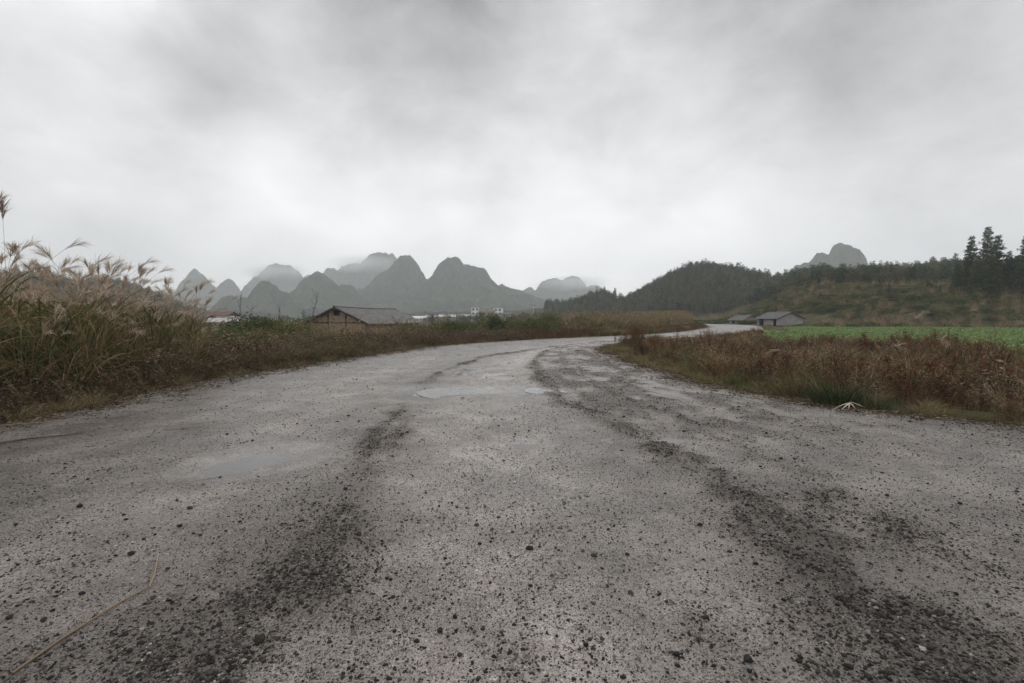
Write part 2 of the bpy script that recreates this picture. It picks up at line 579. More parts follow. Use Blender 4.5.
def field_mask(x, y):
    w = 1.2
    return in_poly(x + w * fbm(x * .4, y * .4, 2, 8), y + w * fbm(x * .4, y * .4, 2, 18), FIELD)


def build_ground():
    xs = axis(-2600, 2600, 0, 0.5, 1.012, 60); ys = axis(-300, 2900, 10, 0.5, 1.012, 60)
    X, Y = np.meshgrid(xs, ys, indexing='ij')
    Z = ground_z(X, Y)
    V = np.stack([X, Y, Z], -1).reshape(-1, 3)
    f = field_mask(X, Y).astype(float).ravel()
    m, nt, b = new_mat('earth_and_turf')
    tc = N(nt, 'ShaderNodeTexCoord')
    n1 = N(nt, 'ShaderNodeTexNoise', Scale=0.35, Detail=8, Roughness=0.65)
    n2 = N(nt, 'ShaderNodeTexNoise', Scale=9.0, Detail=6, Roughness=0.7)
    for n in (n1, n2): nt.links.new(tc.outputs['Object'], n.inputs['Vector'])
    s = math_n(nt, 'ADD', math_n(nt, 'MULTIPLY', n1.outputs['Fac'], 0.6), math_n(nt, 'MULTIPLY', n2.outputs['Fac'], 0.4))
    c1 = ramp(nt, s, [(0.36, (0.028, 0.024, 0.016)), (0.46, (0.066, 0.050, 0.032)), (0.54, (0.060, 0.066, 0.032)), (0.64, (0.115, 0.088, 0.055))])
    c2 = ramp(nt, s, [(0.40, (0.06, 0.09, 0.03)), (0.6, (0.12, 0.19, 0.06))])
    at = N(nt, 'ShaderNodeAttribute', attribute_name='field')
    mx = N(nt, 'ShaderNodeMix', data_type='RGBA')
    nt.links.new(at.outputs['Fac'], mx.inputs[0]); nt.links.new(c1, mx.inputs[6]); nt.links.new(c2, mx.inputs[7])
    nt.links.new(mx.outputs[2], b.inputs['Base Color'])
    b.inputs['Roughness'].default_value = 0.95; b.inputs['Specular IOR Level'].default_value = 0.1
    bp = N(nt, 'ShaderNodeBump', Strength=0.6, Distance=0.05)
    nt.links.new(n2.outputs['Fac'], bp.inputs['Height']); nt.links.new(bp.outputs[0], b.inputs['Normal'])
    me = np_mesh('ground', V, grid_quads(len(xs), len(ys)), m, {'field': f}, True)
    tag(link('ground', me), kind='structure')


build_ground()

# ------------------------------------------------------------------ road
RIDGE_L = np.array([gnd(*p) for p in [(190, 700), (280, 600), (335, 520), (375, 450), (408, 400), (440, 372), (488, 356), (560, 346), (640, 338)]])
RIDGE_R = np.array([gnd(*p) for p in [(1010, 705), (950, 660), (873, 616), (827, 566), (769, 520), (690, 464), (610, 422), (562, 400), (538, 375), (534, 360), (552, 349), (610, 342), (690, 335)]])
RIDGE_R2 = np.array([gnd(*p) for p in [(1120, 640), (1024, 590), (950, 556), (860, 520), (790, 470), (715, 430), (640, 405), (590, 385), (566, 368), (562, 356), (590, 347)]])
LANE_C = np.array([gnd(*p) for p in [(500, 700), (490, 560), (478, 470), (474, 410), (490, 375), (540, 351), (620, 340)]])
LANE_L = np.array([gnd(*p) for p in [(60, 560), (200, 480), (290, 430), (350, 385), (430, 358)]])
PUDDLES = [  # px, py, half length m across, half depth m, depth
    (265, 457, 0.60, 0.60, 0.040), (205, 470, 0.35, 0.3, 0.018), (428, 391, 0.60, 0.85, 0.045), (492, 390, 0.85, 0.62, 0.040), (556, 390.5, 0.35, 0.3, 0.03),
    (530, 443.5, 0.34, 0.16, 0.034), (468, 372, 0.6, 0.9, 0.018), (660, 441, 0.4, 0.12, 0.014),
    ]


def curve_dist(x, y, P):
    d = np.full(np.shape(x), 1e9)
    for a, b in zip(P[:-1], P[1:]):
        e = b - a
        t = np.clip(((x - a[0]) * e[0] + (y - a[1]) * e[1]) / (e @ e), 0, 1)
        d = np.minimum(d, np.hypot(x - a[0] - t * e[0], y - a[1] - t * e[1]))
    return d


def loose_mask(x, y):
    wob = 0.25 * fbm(x * 0.8, y * 0.8, 3, 21)
    wl_ = 0.17 + 0.13 * smooth(5.0, 2.5, y)
    wr_ = 0.22 + 0.05 * smooth(5.5, 3.0, y)
    a = np.exp(-((curve_dist(x, y, RIDGE_L) + wob) / wl_) ** 2)
    b = np.exp(-((curve_dist(x, y, RIDGE_R) + wob) / wr_) ** 2)
    c = 0.75 * np.exp(-((curve_dist(x, y, RIDGE_R2) + wob) / 0.22) ** 2)
    m = np.maximum(np.maximum(a, b), c)
    br = fbm(x * 1.9, y * 1.1, 4, 33, .6)
    br2 = fbm(x * 5.5, y * 3.5, 4, 39, .65)
    m = m * (0.35 + 0.65 * smooth(-0.30, 0.25, br + 0.10)) * (0.55 + 0.75 * smooth(-0.3, 0.3, br2))
    # churned ground on the outside of the right track
    side_r = smooth(0.0, 0.5, x - np.interp(y, RIDGE_R[:, 1], RIDGE_R[:, 0])) * smooth(4.5, 7.5, y) * smooth(40, 22, y)
    m = np.maximum(m, side_r * 0.62 * smooth(-.35, .3, br + .5 * br2))
    edge = smooth(-1.6, -0.1, road_d(x, y)) * 0.5 * (1 + br)
    near = 0.38 * smooth(4.4, 2.0, y) * smooth(-.35, .35, br + .5 * br2)
    return np.clip(np.maximum(m, edge) + near, 0, 1)


def puddle_depth(x, y):
    z = 0 * x
    for (px, py, a, b_, dp) in PUDDLES:
        c = gnd(px, py)
        r = ((x - c[0]) / a) ** 2 + ((y - c[1]) / b_) ** 2
        z = z + dp * np.exp(-r * 0.9)
    return z


def road_z(x, y):
    z = 0.020 * fbm(x * 0.45, y * 0.22, 3, 41) + 0.010 * fbm(x * 2.1, y * 2.1, 3, 42)
    z = z + 0.024 * loose_mask(x, y)
    fade = smooth(26, 10, y)
    z = z + (0.0045 * fbm(x * 11, y * 11, 3, 43) + 0.0035 * fbm(x * 28, y * 28, 2, 44)) * fade
    z = z - puddle_depth(x, y) - 0.05 * smooth(-0.35, 0.1, road_d(x, y))
    return z


def build_road():
    # rows follow the road, closer together near the viewpoint
    yl = LEd[:, 1]
    d = np.r_[0, np.cumsum(np.linalg.norm(np.diff((LEd + REd) / 2, axis=0), axis=1))]
    mid = (LEd + REd) / 2
    s = 0.0; ss = [0.0]
    while s < d[-1]:
        ym = np.interp(s, d, mid[:, 1])
        st = 0.3 if ym < 1.0 else 0.028 * max(1.0, (max(ym, 3) / 3.0) ** 1.35)
        s += min(st, 1.0); ss.append(min(s, d[-1]))
    ss = np.array(ss)
    L = np.stack([np.interp(ss, d, LEd[:, k]) for k in (0, 1)], -1)
    Rr = np.stack([np.interp(ss, d, REd[:, k]) for k in (0, 1)], -1)
    n = 460
    t = np.linspace(0, 1, n)
    t = 0.5 + (t - 0.5) * (0.72 + 0.28 * np.abs(2 * t - 1) ** 1.5)
    t = (t - t[0]) / (t[-1] - t[0])
    P = L[:, None] * (1 - t)[None, :, None] + Rr[:, None] * t[None, :, None]
    # ragged edges
    ew = 0.55 * fbm(P[:, 0, 0] * 1.3, P[:, 0, 1] * 1.3, 4, 51); P[:, :, 0] += ew[:, None] * smooth(0.06, 0, t)[None]
    ew = 0.55 * fbm(P[:, -1, 0] * 1.3, P[:, -1, 1] * 1.3, 4, 52); P[:, :, 0] += ew[:, None] * smooth(0.94, 1, t)[None]
    X, Y = P[..., 0], P[..., 1]
    Z = road_z(X, Y)
    V = np.stack([X, Y, Z], -1).reshape(-1, 3)
    lo = loose_mask(X, Y).ravel()
    pd = puddle_depth(X, Y)
    damp = np.clip(pd / 0.012 - 0.2, 0, 1)
    track = smooth(0.25, 0.0, lo.reshape(X.shape)) * 0.6 + 0.55 * np.exp(-((curve_dist(X, Y, LANE_C) + .3 * fbm(X * .6, Y * .6, 3, 64)) / .8) ** 2)
    wet = np.clip(np.maximum(damp, track * (0.5 + fbm(X * 0.5, Y * 0.3, 4, 61))), 0, 1).ravel()
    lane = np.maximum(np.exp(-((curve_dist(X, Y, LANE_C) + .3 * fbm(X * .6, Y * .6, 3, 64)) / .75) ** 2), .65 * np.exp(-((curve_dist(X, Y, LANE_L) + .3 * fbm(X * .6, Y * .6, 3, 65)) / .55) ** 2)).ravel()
    grime = np.clip(smooth(-0.8, 0.1, road_d(X, Y) + 0.9 * fbm(X * 1.4, Y * 1.4, 4, 62)), 0, 1).ravel()

    m, nt, b = new_mat('gravel_road')
    tc = N(nt, 'ShaderNodeTexCoord')
    lk = nt.links.new
    aL = N(nt, 'ShaderNodeAttribute', attribute_name='loose'); aW = N(nt, 'ShaderNodeAttribute', attribute_name='wet')
    aG = N(nt, 'ShaderNodeAttribute', attribute_name='grime')
    v1 = N(nt, 'ShaderNodeTexVoronoi', Scale=95.0); v2 = N(nt, 'ShaderNodeTexVoronoi', Scale=42.0); v3 = N(nt, 'ShaderNodeTexVoronoi', Scale=210.0)
    n1 = N(nt, 'ShaderNodeTexNoise', Scale=1.3, Detail=7, Roughness=0.62); n2 = N(nt, 'ShaderNodeTexNoise', Scale=28.0, Detail=6, Roughness=0.7)
    n4 = N(nt, 'ShaderNodeTexNoise', Scale=3.2, Detail=6, Roughness=0.62)
    for nd in (v1, v2, v3, n1, n2, n4): lk(tc.outputs["Object"], nd.inputs['Vector'])
    # sandy fines with a mottle
    base = ramp(nt, n1.outputs['Fac'], [(0.32, (0.098, 0.083, 0.071)), (0.5, (0.200, 0.172, 0.148)), (0.68, (0.325, 0.288, 0.254))])
    # each grain has a grey of its own
    def grains(v, stops):
        sp = N(nt, 'ShaderNodeSeparateColor'); lk(v.outputs['Color'], sp.inputs[0])
        return sp.outputs[0], ramp(nt, sp.outputs[1], stops)
    s1, g1 = grains(v1, [(0.0, (0.035, 0.033, 0.033)), (0.45, (0.12, 0.11, 0.105)), (0.85, (0.22, 0.20, 0.19)), (1.0, (0.42, 0.40, 0.38))])
    s2, g2 = grains(v2, [(0.0, (0.028, 0.027, 0.027)), (0.5, (0.09, 0.083, 0.08)), (0.9, (0.20, 0.185, 0.175)), (1.0, (0.5, 0.48, 0.46))])
    def mixc(f, a, b_):
        mx = N(nt, 'ShaderNodeMix', data_type='RGBA'); lk(f, mx.inputs[0]); lk(a, mx.inputs[6]); lk(b_, mx.inputs[7]); return mx.outputs[2]
    # how many grains show: more where the gravel lies loose
    thr = math_n(nt, 'ADD', math_n(nt, 'MULTIPLY', aL.outputs['Fac'], 0.45), 0.40)
    thr = math_n(nt, 'ADD', thr, math_n(nt, 'MULTIPLY', math_n(nt, 'SUBTRACT', n4.outputs['Fac'], 0.5), 0.9))
    f1 = math_n(nt, 'MULTIPLY', math_n(nt, 'LESS_THAN', s1, thr), math_n(nt, 'LESS_THAN', v1.outputs['Distance'], 0.58))
    thr2 = math_n(nt, 'SUBTRACT', math_n(nt, 'MULTIPLY', thr, 0.5), 0.10)
    f2 = math_n(nt, 'MULTIPLY', math_n(nt, 'LESS_THAN', s2, thr2), math_n(nt, 'LESS_THAN', v2.outputs['Distance'], 0.45))
    c = mixc(math_n(nt, 'MULTIPLY', f1, 0.8), base, g1)
    c = mixc(math_n(nt, 'MULTIPLY', f2, 0.85), c, g2)
    # coarser dark crumbs and mud clots, seen further off
    v5 = N(nt, 'ShaderNodeTexVoronoi', Scale=17.0); lk(tc.outputs['Object'], v5.inputs['Vector'])
    sp5 = N(nt, 'ShaderNodeSeparateColor'); lk(v5.outputs['Color'], sp5.inputs[0])
    f5 = math_n(nt, 'MULTIPLY', math_n(nt, 'LESS_THAN', sp5.outputs[0], math_n(nt, 'MULTIPLY', thr, 0.42)), math_n(nt, 'LESS_THAN', v5.outputs['Distance'], math_n(nt, 'ADD', math_n(nt, 'MULTIPLY', sp5.outputs[1], .28), .08)))
    dk = N(nt, 'ShaderNodeRGB'); dk.outputs[0].default_value = (0.040, 0.035, 0.031, 1)
    c = mixc(math_n(nt, 'MULTIPLY', f5, 0.75), c, dk.outputs[0])
    # fine speckle
    sp3 = N(nt, 'ShaderNodeSeparateColor'); lk(v3.outputs['Color'], sp3.inputs[0])
    br = math_n(nt, 'ADD', math_n(nt, 'MULTIPLY', sp3.outputs[0], 0.9), 0.55)
    br = math_n(nt, 'MULTIPLY', br, math_n(nt, 'ADD', math_n(nt, 'MULTIPLY', n2.outputs['Fac'], 0.9), 0.55))
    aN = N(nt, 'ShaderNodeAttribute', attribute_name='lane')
    br = math_n(nt, 'MULTIPLY', br, math_n(nt, 'ADD', 0.76, math_n(nt, 'MULTIPLY', aN.outputs['Fac'], 0.54)))  # wheel lanes lightened: pale compacted fines, plus wet sheen put into the colour
    # damp ground and loose dark chippings are deeper in colour
    bw = N(nt, 'ShaderNodeRGB'); bw.outputs[0].default_value = (0.145, 0.112, 0.086, 1)
    c = mixc(math_n(nt, 'MULTIPLY', aL.outputs['Fac'], 0.40), c, bw.outputs[0])
    br = math_n(nt, 'MULTIPLY', br, math_n(nt, 'SUBTRACT', 1.0, math_n(nt, 'MULTIPLY', aL.outputs['Fac'], 0.38)))
    br = math_n(nt, 'MULTIPLY', br, math_n(nt, 'SUBTRACT', 1.0, math_n(nt, 'MULTIPLY', aW.outputs['Fac'], 0.22)))
    vm = N(nt, 'ShaderNodeVectorMath', operation='SCALE'); lk(c, vm.inputs[0]); lk(br, vm.inputs[3])
    gr = N(nt, 'ShaderNodeRGB'); gr.outputs[0].default_value = (0.075, 0.055, 0.042, 1)
    c = mixc(math_n(nt, 'MULTIPLY', aG.outputs['Fac'], 0.6), vm.outputs[0], gr.outputs[0])
    lk(c, b.inputs['Base Color'])
    rg = math_n(nt, 'SUBTRACT', 0.46, math_n(nt, 'MULTIPLY', aW.outputs['Fac'], 0.32))
    rg = math_n(nt, 'ADD', rg, math_n(nt, 'MULTIPLY', aL.outputs['Fac'], 0.40))
    rg = math_n(nt, 'ADD', rg, math_n(nt, 'MULTIPLY', math_n(nt, 'SUBTRACT', n4.outputs['Fac'], 0.5), 0.3), True)
    lk(rg, b.inputs['Roughness'])
    b.inputs['Specular IOR Level'].default_value = 0.5
    # bump: grains stand proud of the fines
    h1 = math_n(nt, 'MULTIPLY', math_n(nt, 'SUBTRACT', 0.6, v1.outputs['Distance'], True), f1)
    h2 = math_n(nt, 'MULTIPLY', math_n(nt, 'SUBTRACT', 0.5, v2.outputs['Distance'], True), math_n(nt, 'MULTIPLY', f2, 2.4))
    h = math_n(nt, 'MULTIPLY', math_n(nt, 'ADD', h1, h2), 1.5)
    h = math_n(nt, 'ADD', h, math_n(nt, 'MULTIPLY', n2.outputs['Fac'], 0.8))
    h = math_n(nt, 'ADD', h, math_n(nt, 'MULTIPLY', sp3.outputs[1], 0.22))
    wetoff = math_n(nt, 'SUBTRACT', 1.0, math_n(nt, 'MULTIPLY', aW.outputs['Fac'], 0.6))
    bp = N(nt, 'ShaderNodeBump', Distance=0.008); lk(math_n(nt, 'MULTIPLY', wetoff, 0.8), bp.inputs['Strength'])
    lk(h, bp.inputs['Height']); lk(bp.outputs[0], b.inputs['Normal'])
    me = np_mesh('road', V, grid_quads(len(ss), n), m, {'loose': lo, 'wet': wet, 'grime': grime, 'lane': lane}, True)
    tag(link('road', me), kind='structure')

    # rain water standing in the hollows
    mw, nt, b = new_mat('rain_water')
    nt.nodes.remove(b)
    tc = N(nt, 'ShaderNodeTexCoord'); nn = N(nt, 'ShaderNodeTexNoise', Scale=9, Detail=2)
    nt.links.new(tc.outputs['Object'], nn.inputs['Vector'])
    bp = N(nt, 'ShaderNodeBump', Strength=0.05, Distance=0.004); nt.links.new(nn.outputs['Fac'], bp.inputs['Height'])
    gl = N(nt, 'ShaderNodeBsdfGlossy', Roughness=0.05); nt.links.new(bp.outputs[0], gl.inputs['Normal'])
    tp = N(nt, 'ShaderNodeBsdfTransparent', Color=(0.86, 0.84, 0.82, 1)); fr = N(nt, 'ShaderNodeFresnel', IOR=1.6)
    df = N(nt, 'ShaderNodeBsdfDiffuse', Color=(0.25, 0.232, 0.217, 1)); mt = N(nt, 'ShaderNodeMixShader'); mt.inputs[0].default_value = 0.28
    nt.links.new(tp.outputs[0], mt.inputs[1]); nt.links.new(df.outputs[0], mt.inputs[2])
    mxs = N(nt, 'ShaderNodeMixShader'); nt.links.new(fr.outputs[0], mxs.inputs[0]); nt.links.new(mt.outputs[0], mxs.inputs[1]); nt.links.new(gl.outputs[0], mxs.inputs[2])
    nt.links.new(mxs.outputs[0], nt.nodes['Material Output'].inputs['Surface'])
    for (px, py, a, b_, dp) in PUDDLES:
        c = gnd(px, py)
        g = np.linspace(-1.9, 1.9, 70)
        U, W = np.meshgrid(c[0] + g * a, c[1] + g * b_, indexing='ij')
        rz = road_z(U, W)
        r = np.hypot((U - c[0]) / a, (W - c[1]) / b_)
        core = rz[r < 0.9]
        if not len(core): continue
        lvl = np.percentile(core, 42)
        # keep the cells under water, with the shore just below the bed around it
        Q = grid_quads(70, 70)
        under = ((rz < lvl + 0.0015) & (r < 1.8)).ravel()
        keep = under[Q].any(1)
        if keep.sum() < 20: continue
        Vw = np.stack([U, W, np.full(U.shape, lvl)], -1).reshape(-1, 3)
        Qk = Q[keep]; used, inv = np.unique(Qk, return_inverse=True)
        me = np_mesh('water', Vw[used], inv.reshape(Qk.shape), mw, None, True)
        tag(link('water', me), kind='structure')


build_road()


# ------------------------------------------------------------------ instancing of uncountable stuff
def scatter(name, protos, P, rz, scl, label, cat, tilt=None, idx=None):
    """one object whose points carry copies of small prototypes (only for what nobody could count)"""
    pc = bpy.data.collections.new(name + '_protos')
    for p in protos: pc.objects.link(p)
    n = len(P)
    me = bpy.data.meshes.new(name)
    me.vertices.add(n); me.vertices.foreach_set('co', np.asarray(P, np.float32).ravel())
    rot = np.zeros((n, 3), np.float32); rot[:, 2] = rz
    if tilt is not None: rot[:, :2] = tilt
    a = me.attributes.new('rot', 'FLOAT_VECTOR', 'POINT'); a.data.foreach_set('vector', rot.ravel())
    s = np.asarray(scl, np.float32)
    if s.ndim == 1: s = np.repeat(s[:, None], 3, 1)
    a = me.attributes.new('scl', 'FLOAT_VECTOR', 'POINT'); a.data.foreach_set('vector', s.ravel().astype(np.float32))
    a = me.attributes.new('idx', 'INT', 'POINT'); a.data.foreach_set('value', (rng.integers(0, len(protos), n) if idx is None else idx).astype(np.int32))
    me.update()
    o = link(name, me)
    ng = bpy.data.node_groups.new(name + '_spread', 'GeometryNodeTree')
    ng.interface.new_socket('Geometry', in_out='INPUT', socket_type='NodeSocketGeometry')
    ng.interface.new_socket('Geometry', in_out='OUTPUT', socket_type='NodeSocketGeometry')
    gi = ng.nodes.new('NodeGroupInput'); go = ng.nodes.new('NodeGroupOutput')
    ci = ng.nodes.new('GeometryNodeCollectionInfo'); ci.inputs['Collection'].default_value = pc
    ci.inputs['Separate Children'].default_value = True; ci.inputs['Reset Children'].default_value = True
    ip = ng.nodes.new('GeometryNodeInstanceOnPoints'); ip.inputs['Pick Instance'].default_value = True

    def named(nm, typ):
        q = ng.nodes.new('GeometryNodeInputNamedAttribute'); q.data_type = typ; q.inputs['Name'].default_value = nm
        return q.outputs['Attribute']
    er = ng.nodes.new('FunctionNodeEulerToRotation')
    ng.links.new(named('rot', 'FLOAT_VECTOR'), er.inputs[0])
    ng.links.new(gi.outputs[0], ip.inputs['Points']); ng.links.new(ci.outputs[0], ip.inputs['Instance'])
    ng.links.new(named('idx', 'INT'), ip.inputs['Instance Index']); ng.links.new(er.outputs[0], ip.inputs['Rotation'])
    ng.links.new(named('scl', 'FLOAT_VECTOR'), ip.inputs['Scale']); ng.links.new(ip.outputs[0], go.inputs[0])
    md = o.modifiers.new('spread', 'NODES'); md.node_group = ng
    return tag(o, label, cat, kind='stuff')


def proto(name, g, mat):
    return bpy.data.objects.new(name, g.mesh(name, mat) if isinstance(g, Geo) else g)


# ------------------------------------------------------------------ stones
def rock_mesh(seed, mat, sub=1):
    import bmesh
    bm = bmesh.new(); bmesh.ops.create_icosphere(bm, subdivisions=sub, radius=0.5)
    r = np.random.default_rng(seed)
    dirs = r.normal(size=(7, 3)); dirs /= np.linalg.norm(dirs, axis=1)[:, None]; offs = r.uniform(0.28, 0.42, 7)
    sc = np.array([r.uniform(0.9, 1.25), r.uniform(0.75, 1.0), r.uniform(0.5, 0.75)])
    for v in bm.verts:
        p = np.array(v.co)
        for dd, o in zip(dirs, offs):
            k = p @ dd
            if k > o: p = p - dd * (k - o)
        p = p * (1 + r.uniform(-0.07, 0.07)) * sc
        v.co = p
    me = bpy.data.meshes.new('stone'); bm.to_mesh(me); bm.free(); me.materials.append(mat)
    return me


def stone_mat(name, stops, rough=0.75):
    m, nt, b = new_mat(name)
    oi = N(nt, 'ShaderNodeObjectInfo'); tc = N(nt, 'ShaderNodeTexCoord')
    n = N(nt, 'ShaderNodeTexNoise', Scale=4, Detail=5); nt.links.new(tc.outputs['Object'], n.inputs['Vector'])
    c = ramp(nt, math_n(nt, 'ADD', oi.outputs['Random'], math_n(nt, 'MULTIPLY', math_n(nt, 'SUBTRACT', n.outputs['Fac'], 0.5), 0.15), True), stops)
    nt.links.new(c, b.inputs['Base Color']); b.inputs['Roughness'].default_value = rough; b.inputs['Specular IOR Level'].default_value = 0.15
    bp = N(nt, 'ShaderNodeBump', Strength=0.4, Distance=0.01); nt.links.new(n.outputs['Fac'], bp.inputs['Height']); nt.links.new(bp.outputs[0], b.inputs['Normal'])
    return m


M['chip'] = stone_mat('dark_chippings', [(0.0, (0.014, 0.013, 0.012)), (0.55, (0.030, 0.027, 0.024)), (0.8, (0.075, 0.068, 0.060)), (0.95, (0.14, 0.13, 0.12)), (1.0, (0.34, 0.32, 0.30))])
M['grit'] = stone_mat('grit', [(0.0, (0.02, 0.018, 0.016)), (0.6, (0.05, 0.045, 0.041)), (0.85, (0.16, 0.145, 0.135)), (1.0, (0.42, 0.39, 0.36))])
M['stone'] = stone_mat('dark_stone', [(0.0, (0.016, 0.015, 0.015)), (1.0, (0.035, 0.033, 0.032))])


def build_gravel():
    protos = [proto('chip_%s' % w, rock_mesh(100 + i, M['chip'], 1), None) for i, w in enumerate(['angular', 'flat', 'round', 'long', 'blunt'])]
    n = 800000
    # more tries near the viewpoint where single chippings can be seen
    y = 1.2 + 32 * rng.uniform(0, 1, n) ** 1.75
    x = rng.uniform(-1.15, 1.15, n) * (y + 0.5)
    x = x.clip(-12, 12)
    d = road_d(x, y)
    lm = loose_mask(x, y)
    clump = np.clip(fbm(x * 2.5, y * 2.5, 3, 71) + 0.5, 0, 1)
    p = 0.06 + 0.16 * np.clip(fbm(x * .7, y * .5, 4, 72) + .15, 0, 1) + 0.95 * lm ** 1.2 * np.clip(clump + .25, 0, 1)
    pd = puddle_depth(x, y); p = p * np.where(pd > 0.010, 0.15, 1)
    keep = (rng.uniform(0, 1, n) < p) & (d < -0.05) & (np.abs(x) < 1.12 * y + 0.3)
    x, y, lm = x[keep], y[keep], lm[keep]
    s = 0.0042 * np.exp(rng.normal(0, 0.48, len(x))) * (1 + 0.2 * lm) * (1 + 0.045 * y)
    s = np.clip(s, 0.003, 0.032)
    z = road_z(x, y) + s * 0.10
    tilt = rng.normal(0, 0.25, (len(x), 2))
    print('gravel', len(x))
    scatter('gravel', protos, np.stack([x, y, z], -1), rng.uniform(0, 6.28, len(x)), s * 2.0, 'loose dark chippings lying over the gravel road', 'gravel', tilt=tilt)
    # fine grit
    n = 190000
    y = 1.25 + 6.5 * rng.uniform(0, 1, n) ** 1.35; x = rng.uniform(-1.12, 1.12, n) * (y + .2)
    d = road_d(x, y); keep = (d < -.1) & (rng.uniform(0, 1, n) < .45 + .9 * np.clip(fbm(x * 1.1, y * 1.1, 4, 75) + .2, 0, 1)) & (puddle_depth(x, y) < .012)
    x, y = x[keep], y[keep]
    sg = np.clip(.0019 * np.exp(rng.normal(0, .35, len(x))) * (1 + .10 * y), .0012, .006)
    pg = [proto('grit_%s' % w, rock_mesh(140 + i, M['grit'], 1), None) for i, w in enumerate(['sharp', 'blunt', 'flat'])]
    scatter('gravel', pg, np.stack([x, y, road_z(x, y) + sg * .2], -1), rng.uniform(0, 6.28, len(x)), sg * 2, 'fine grey grit strewn over the near stretch of road', 'gravel', tilt=rng.normal(0, .3, (len(x), 2)))
    # the larger single stones
    spots = [(80, 508, 1), (16, 526, .8), (190, 510, 1), (180, 528, 1), (131, 556, 1.1), (124, 517, .6), (82, 595, .8), (10, 618, .9), (44, 620, .8), (177, 502, .6), (144, 541, .6), (200, 537, .6),
             (65, 468, .7), (168, 570, .7), (95, 618, .7), (297, 424, .6), (272, 447, .5), (220, 476, .6), (457, 507, .6), (452, 503, .6), (440, 631, .8), (455, 617, .7), (456, 631, .6), (391, 580, .6),
             (500, 596, .5), (700, 527, .9), (756, 566, .8), (775, 608, .7), (799, 662, .8), (748, 661, 1.2), (836, 675, .9), (890, 610, .8), (930, 655, .8), (868, 680, .9), (956, 595, .8), (676, 655, .8), (586, 647, .7),
             (735, 480, .7), (770, 505, .7), (960, 505, .9)]
    rocks = [rock_mesh(300 + i, M['stone'], 2) for i in range(5)]
    for i, (px, py, k) in enumerate(spots):
        g = gnd(px, py)
        s = 0.034 * k * (1 + 0.06 * g[1])
        o = link('stone', rocks[i % 5])
        o.scale = (s, s, s); o.rotation_euler = (rng.normal(0, .2), rng.normal(0, .2), rng.uniform(0, 6.28))
        o.location = (g[0], g[1], float(road_z(g[0:1], g[1:2])[0]) + s * 0.20)
        tag(o, 'small dark stone lying loose on the wet gravel road', 'stone', 'dark loose stones on the road')


build_gravel()


# ------------------------------------------------------------------ plants
def reed_leaves(n=240, h=1.0):
    g = Geo()
    a = rng.uniform(0, 6.28, n); r = 0.30 * np.sqrt(rng.uniform(0, 1, n))
    bz = np.where(rng.uniform(0, 1, n) < 0.55, rng.uniform(0.2, 1.15, n), 0.0) * h
    base = np.stack([r * np.cos(a) * (1 + bz * 0.5), r * np.sin(a) * (1 + bz * 0.5), bz], -1)
    az = a + rng.normal(0, 0.8, n)
    L = rng.uniform(0.55, 1.15, n) * h * np.where(bz == 0, 1.35, 0.85)
    T = np.clip(rng.beta(1.0, 1.7, n) * 0.95 + np.where(bz < 0.4, 0.05, 0.0), 0, 1)
    g.add(*ribbons(base, az, L, rng.uniform(0.024, 0.046, n), rng.uniform(0.05, 0.6, n), rng.uniform(0.8, 2.6, n), 7, T, 1.4, dT=0.12))
    # upright canes inside the clump
    m = n // 7
    a = rng.uniform(0, 6.28, m); r = 0.28 * np.sqrt(rng.uniform(0, 1, m))
    g.add(*ribbons(np.stack([r * np.cos(a), r * np.sin(a), 0 * a], -1), a, rng.uniform(1.0, 1.7, m) * h, 0.009, rng.uniform(0, .22, m), 0.12, 4, rng.uniform(0.5, 0.85, m), taper=0.2))
    # dead leaves hanging low
    m = n // 2
    a = rng.uniform(0, 6.28, m); r = rng.uniform(0.15, 0.42, m)
    base = np.stack([r * np.cos(a), r * np.sin(a), rng.uniform(0.05, 0.75, m) * h], -1)
    g.add(*ribbons(base, a, rng.uniform(0.25, 0.6, m) * h, rng.uniform(0.014, 0.030, m), rng.uniform(0.6, 1.4, m), rng.uniform(0.8, 2.0, m), 4, rng.uniform(0.55, 0.95, m)))
    return g


def stem_path(L, az, lean, droop, n=9, base=(0, 0, 0)):
    t = np.linspace(0, 1, n)
    th = lean + droop * t ** 2.2
    st = L / (n - 1)
    P = np.zeros((n, 3))
    P[1:, 0] = np.cumsum(np.sin(th[1:]) * math.cos(az)) * st; P[1:, 1] = np.cumsum(np.sin(th[1:]) * math.sin(az)) * st; P[1:, 2] = np.cumsum(np.cos(th[1:])) * st
    return P + np.array(base), th[-1]


def plume_geo(tip, az, th, L=0.3, n=42, g=None):
    """the one-sided feathery head at the end of a stem"""
    g = g or Geo()
    k = 7
    t = np.linspace(0, 1, k); tt = th + 0.7 * t
    P = np.zeros((k, 3)); P[1:, 0] = np.cumsum(np.sin(tt[1:])) * math.cos(az) * L / k; P[1:, 1] = np.cumsum(np.sin(tt[1:])) * math.sin(az) * L / k; P[1:, 2] = np.cumsum(np.cos(tt[1:])) * L / k
    P = P + tip
    g.tube(P, np.linspace(0.0022, 0.0008, k), 3, 0.2)
    u = rng.uniform(0, 1, n) ** 0.9 * 0.9
    base = np.stack([np.interp(u, t, P[:, j]) for j in range(3)], -1)
    ln = th + 0.7 * u
    g.add(*ribbons(base, az + rng.normal(0, 0.45, n), (0.20 - 0.10 * u) * L / 0.3 * rng.uniform(0.7, 1.3, n), rng.uniform(0.006, 0.012, n), ln + rng.normal(0.0, 0.30, n), rng.uniform(0.2, 0.9, n), 4,
                   rng.uniform(0.2, 1, n), taper=0.4))
    return g


def copy_tree(o, parent=None):
    c = o.copy(); COL.objects.link(c)
    c.parent = parent
    for ch in [k for k in o.children]:
        copy_tree(ch, c)
    return c


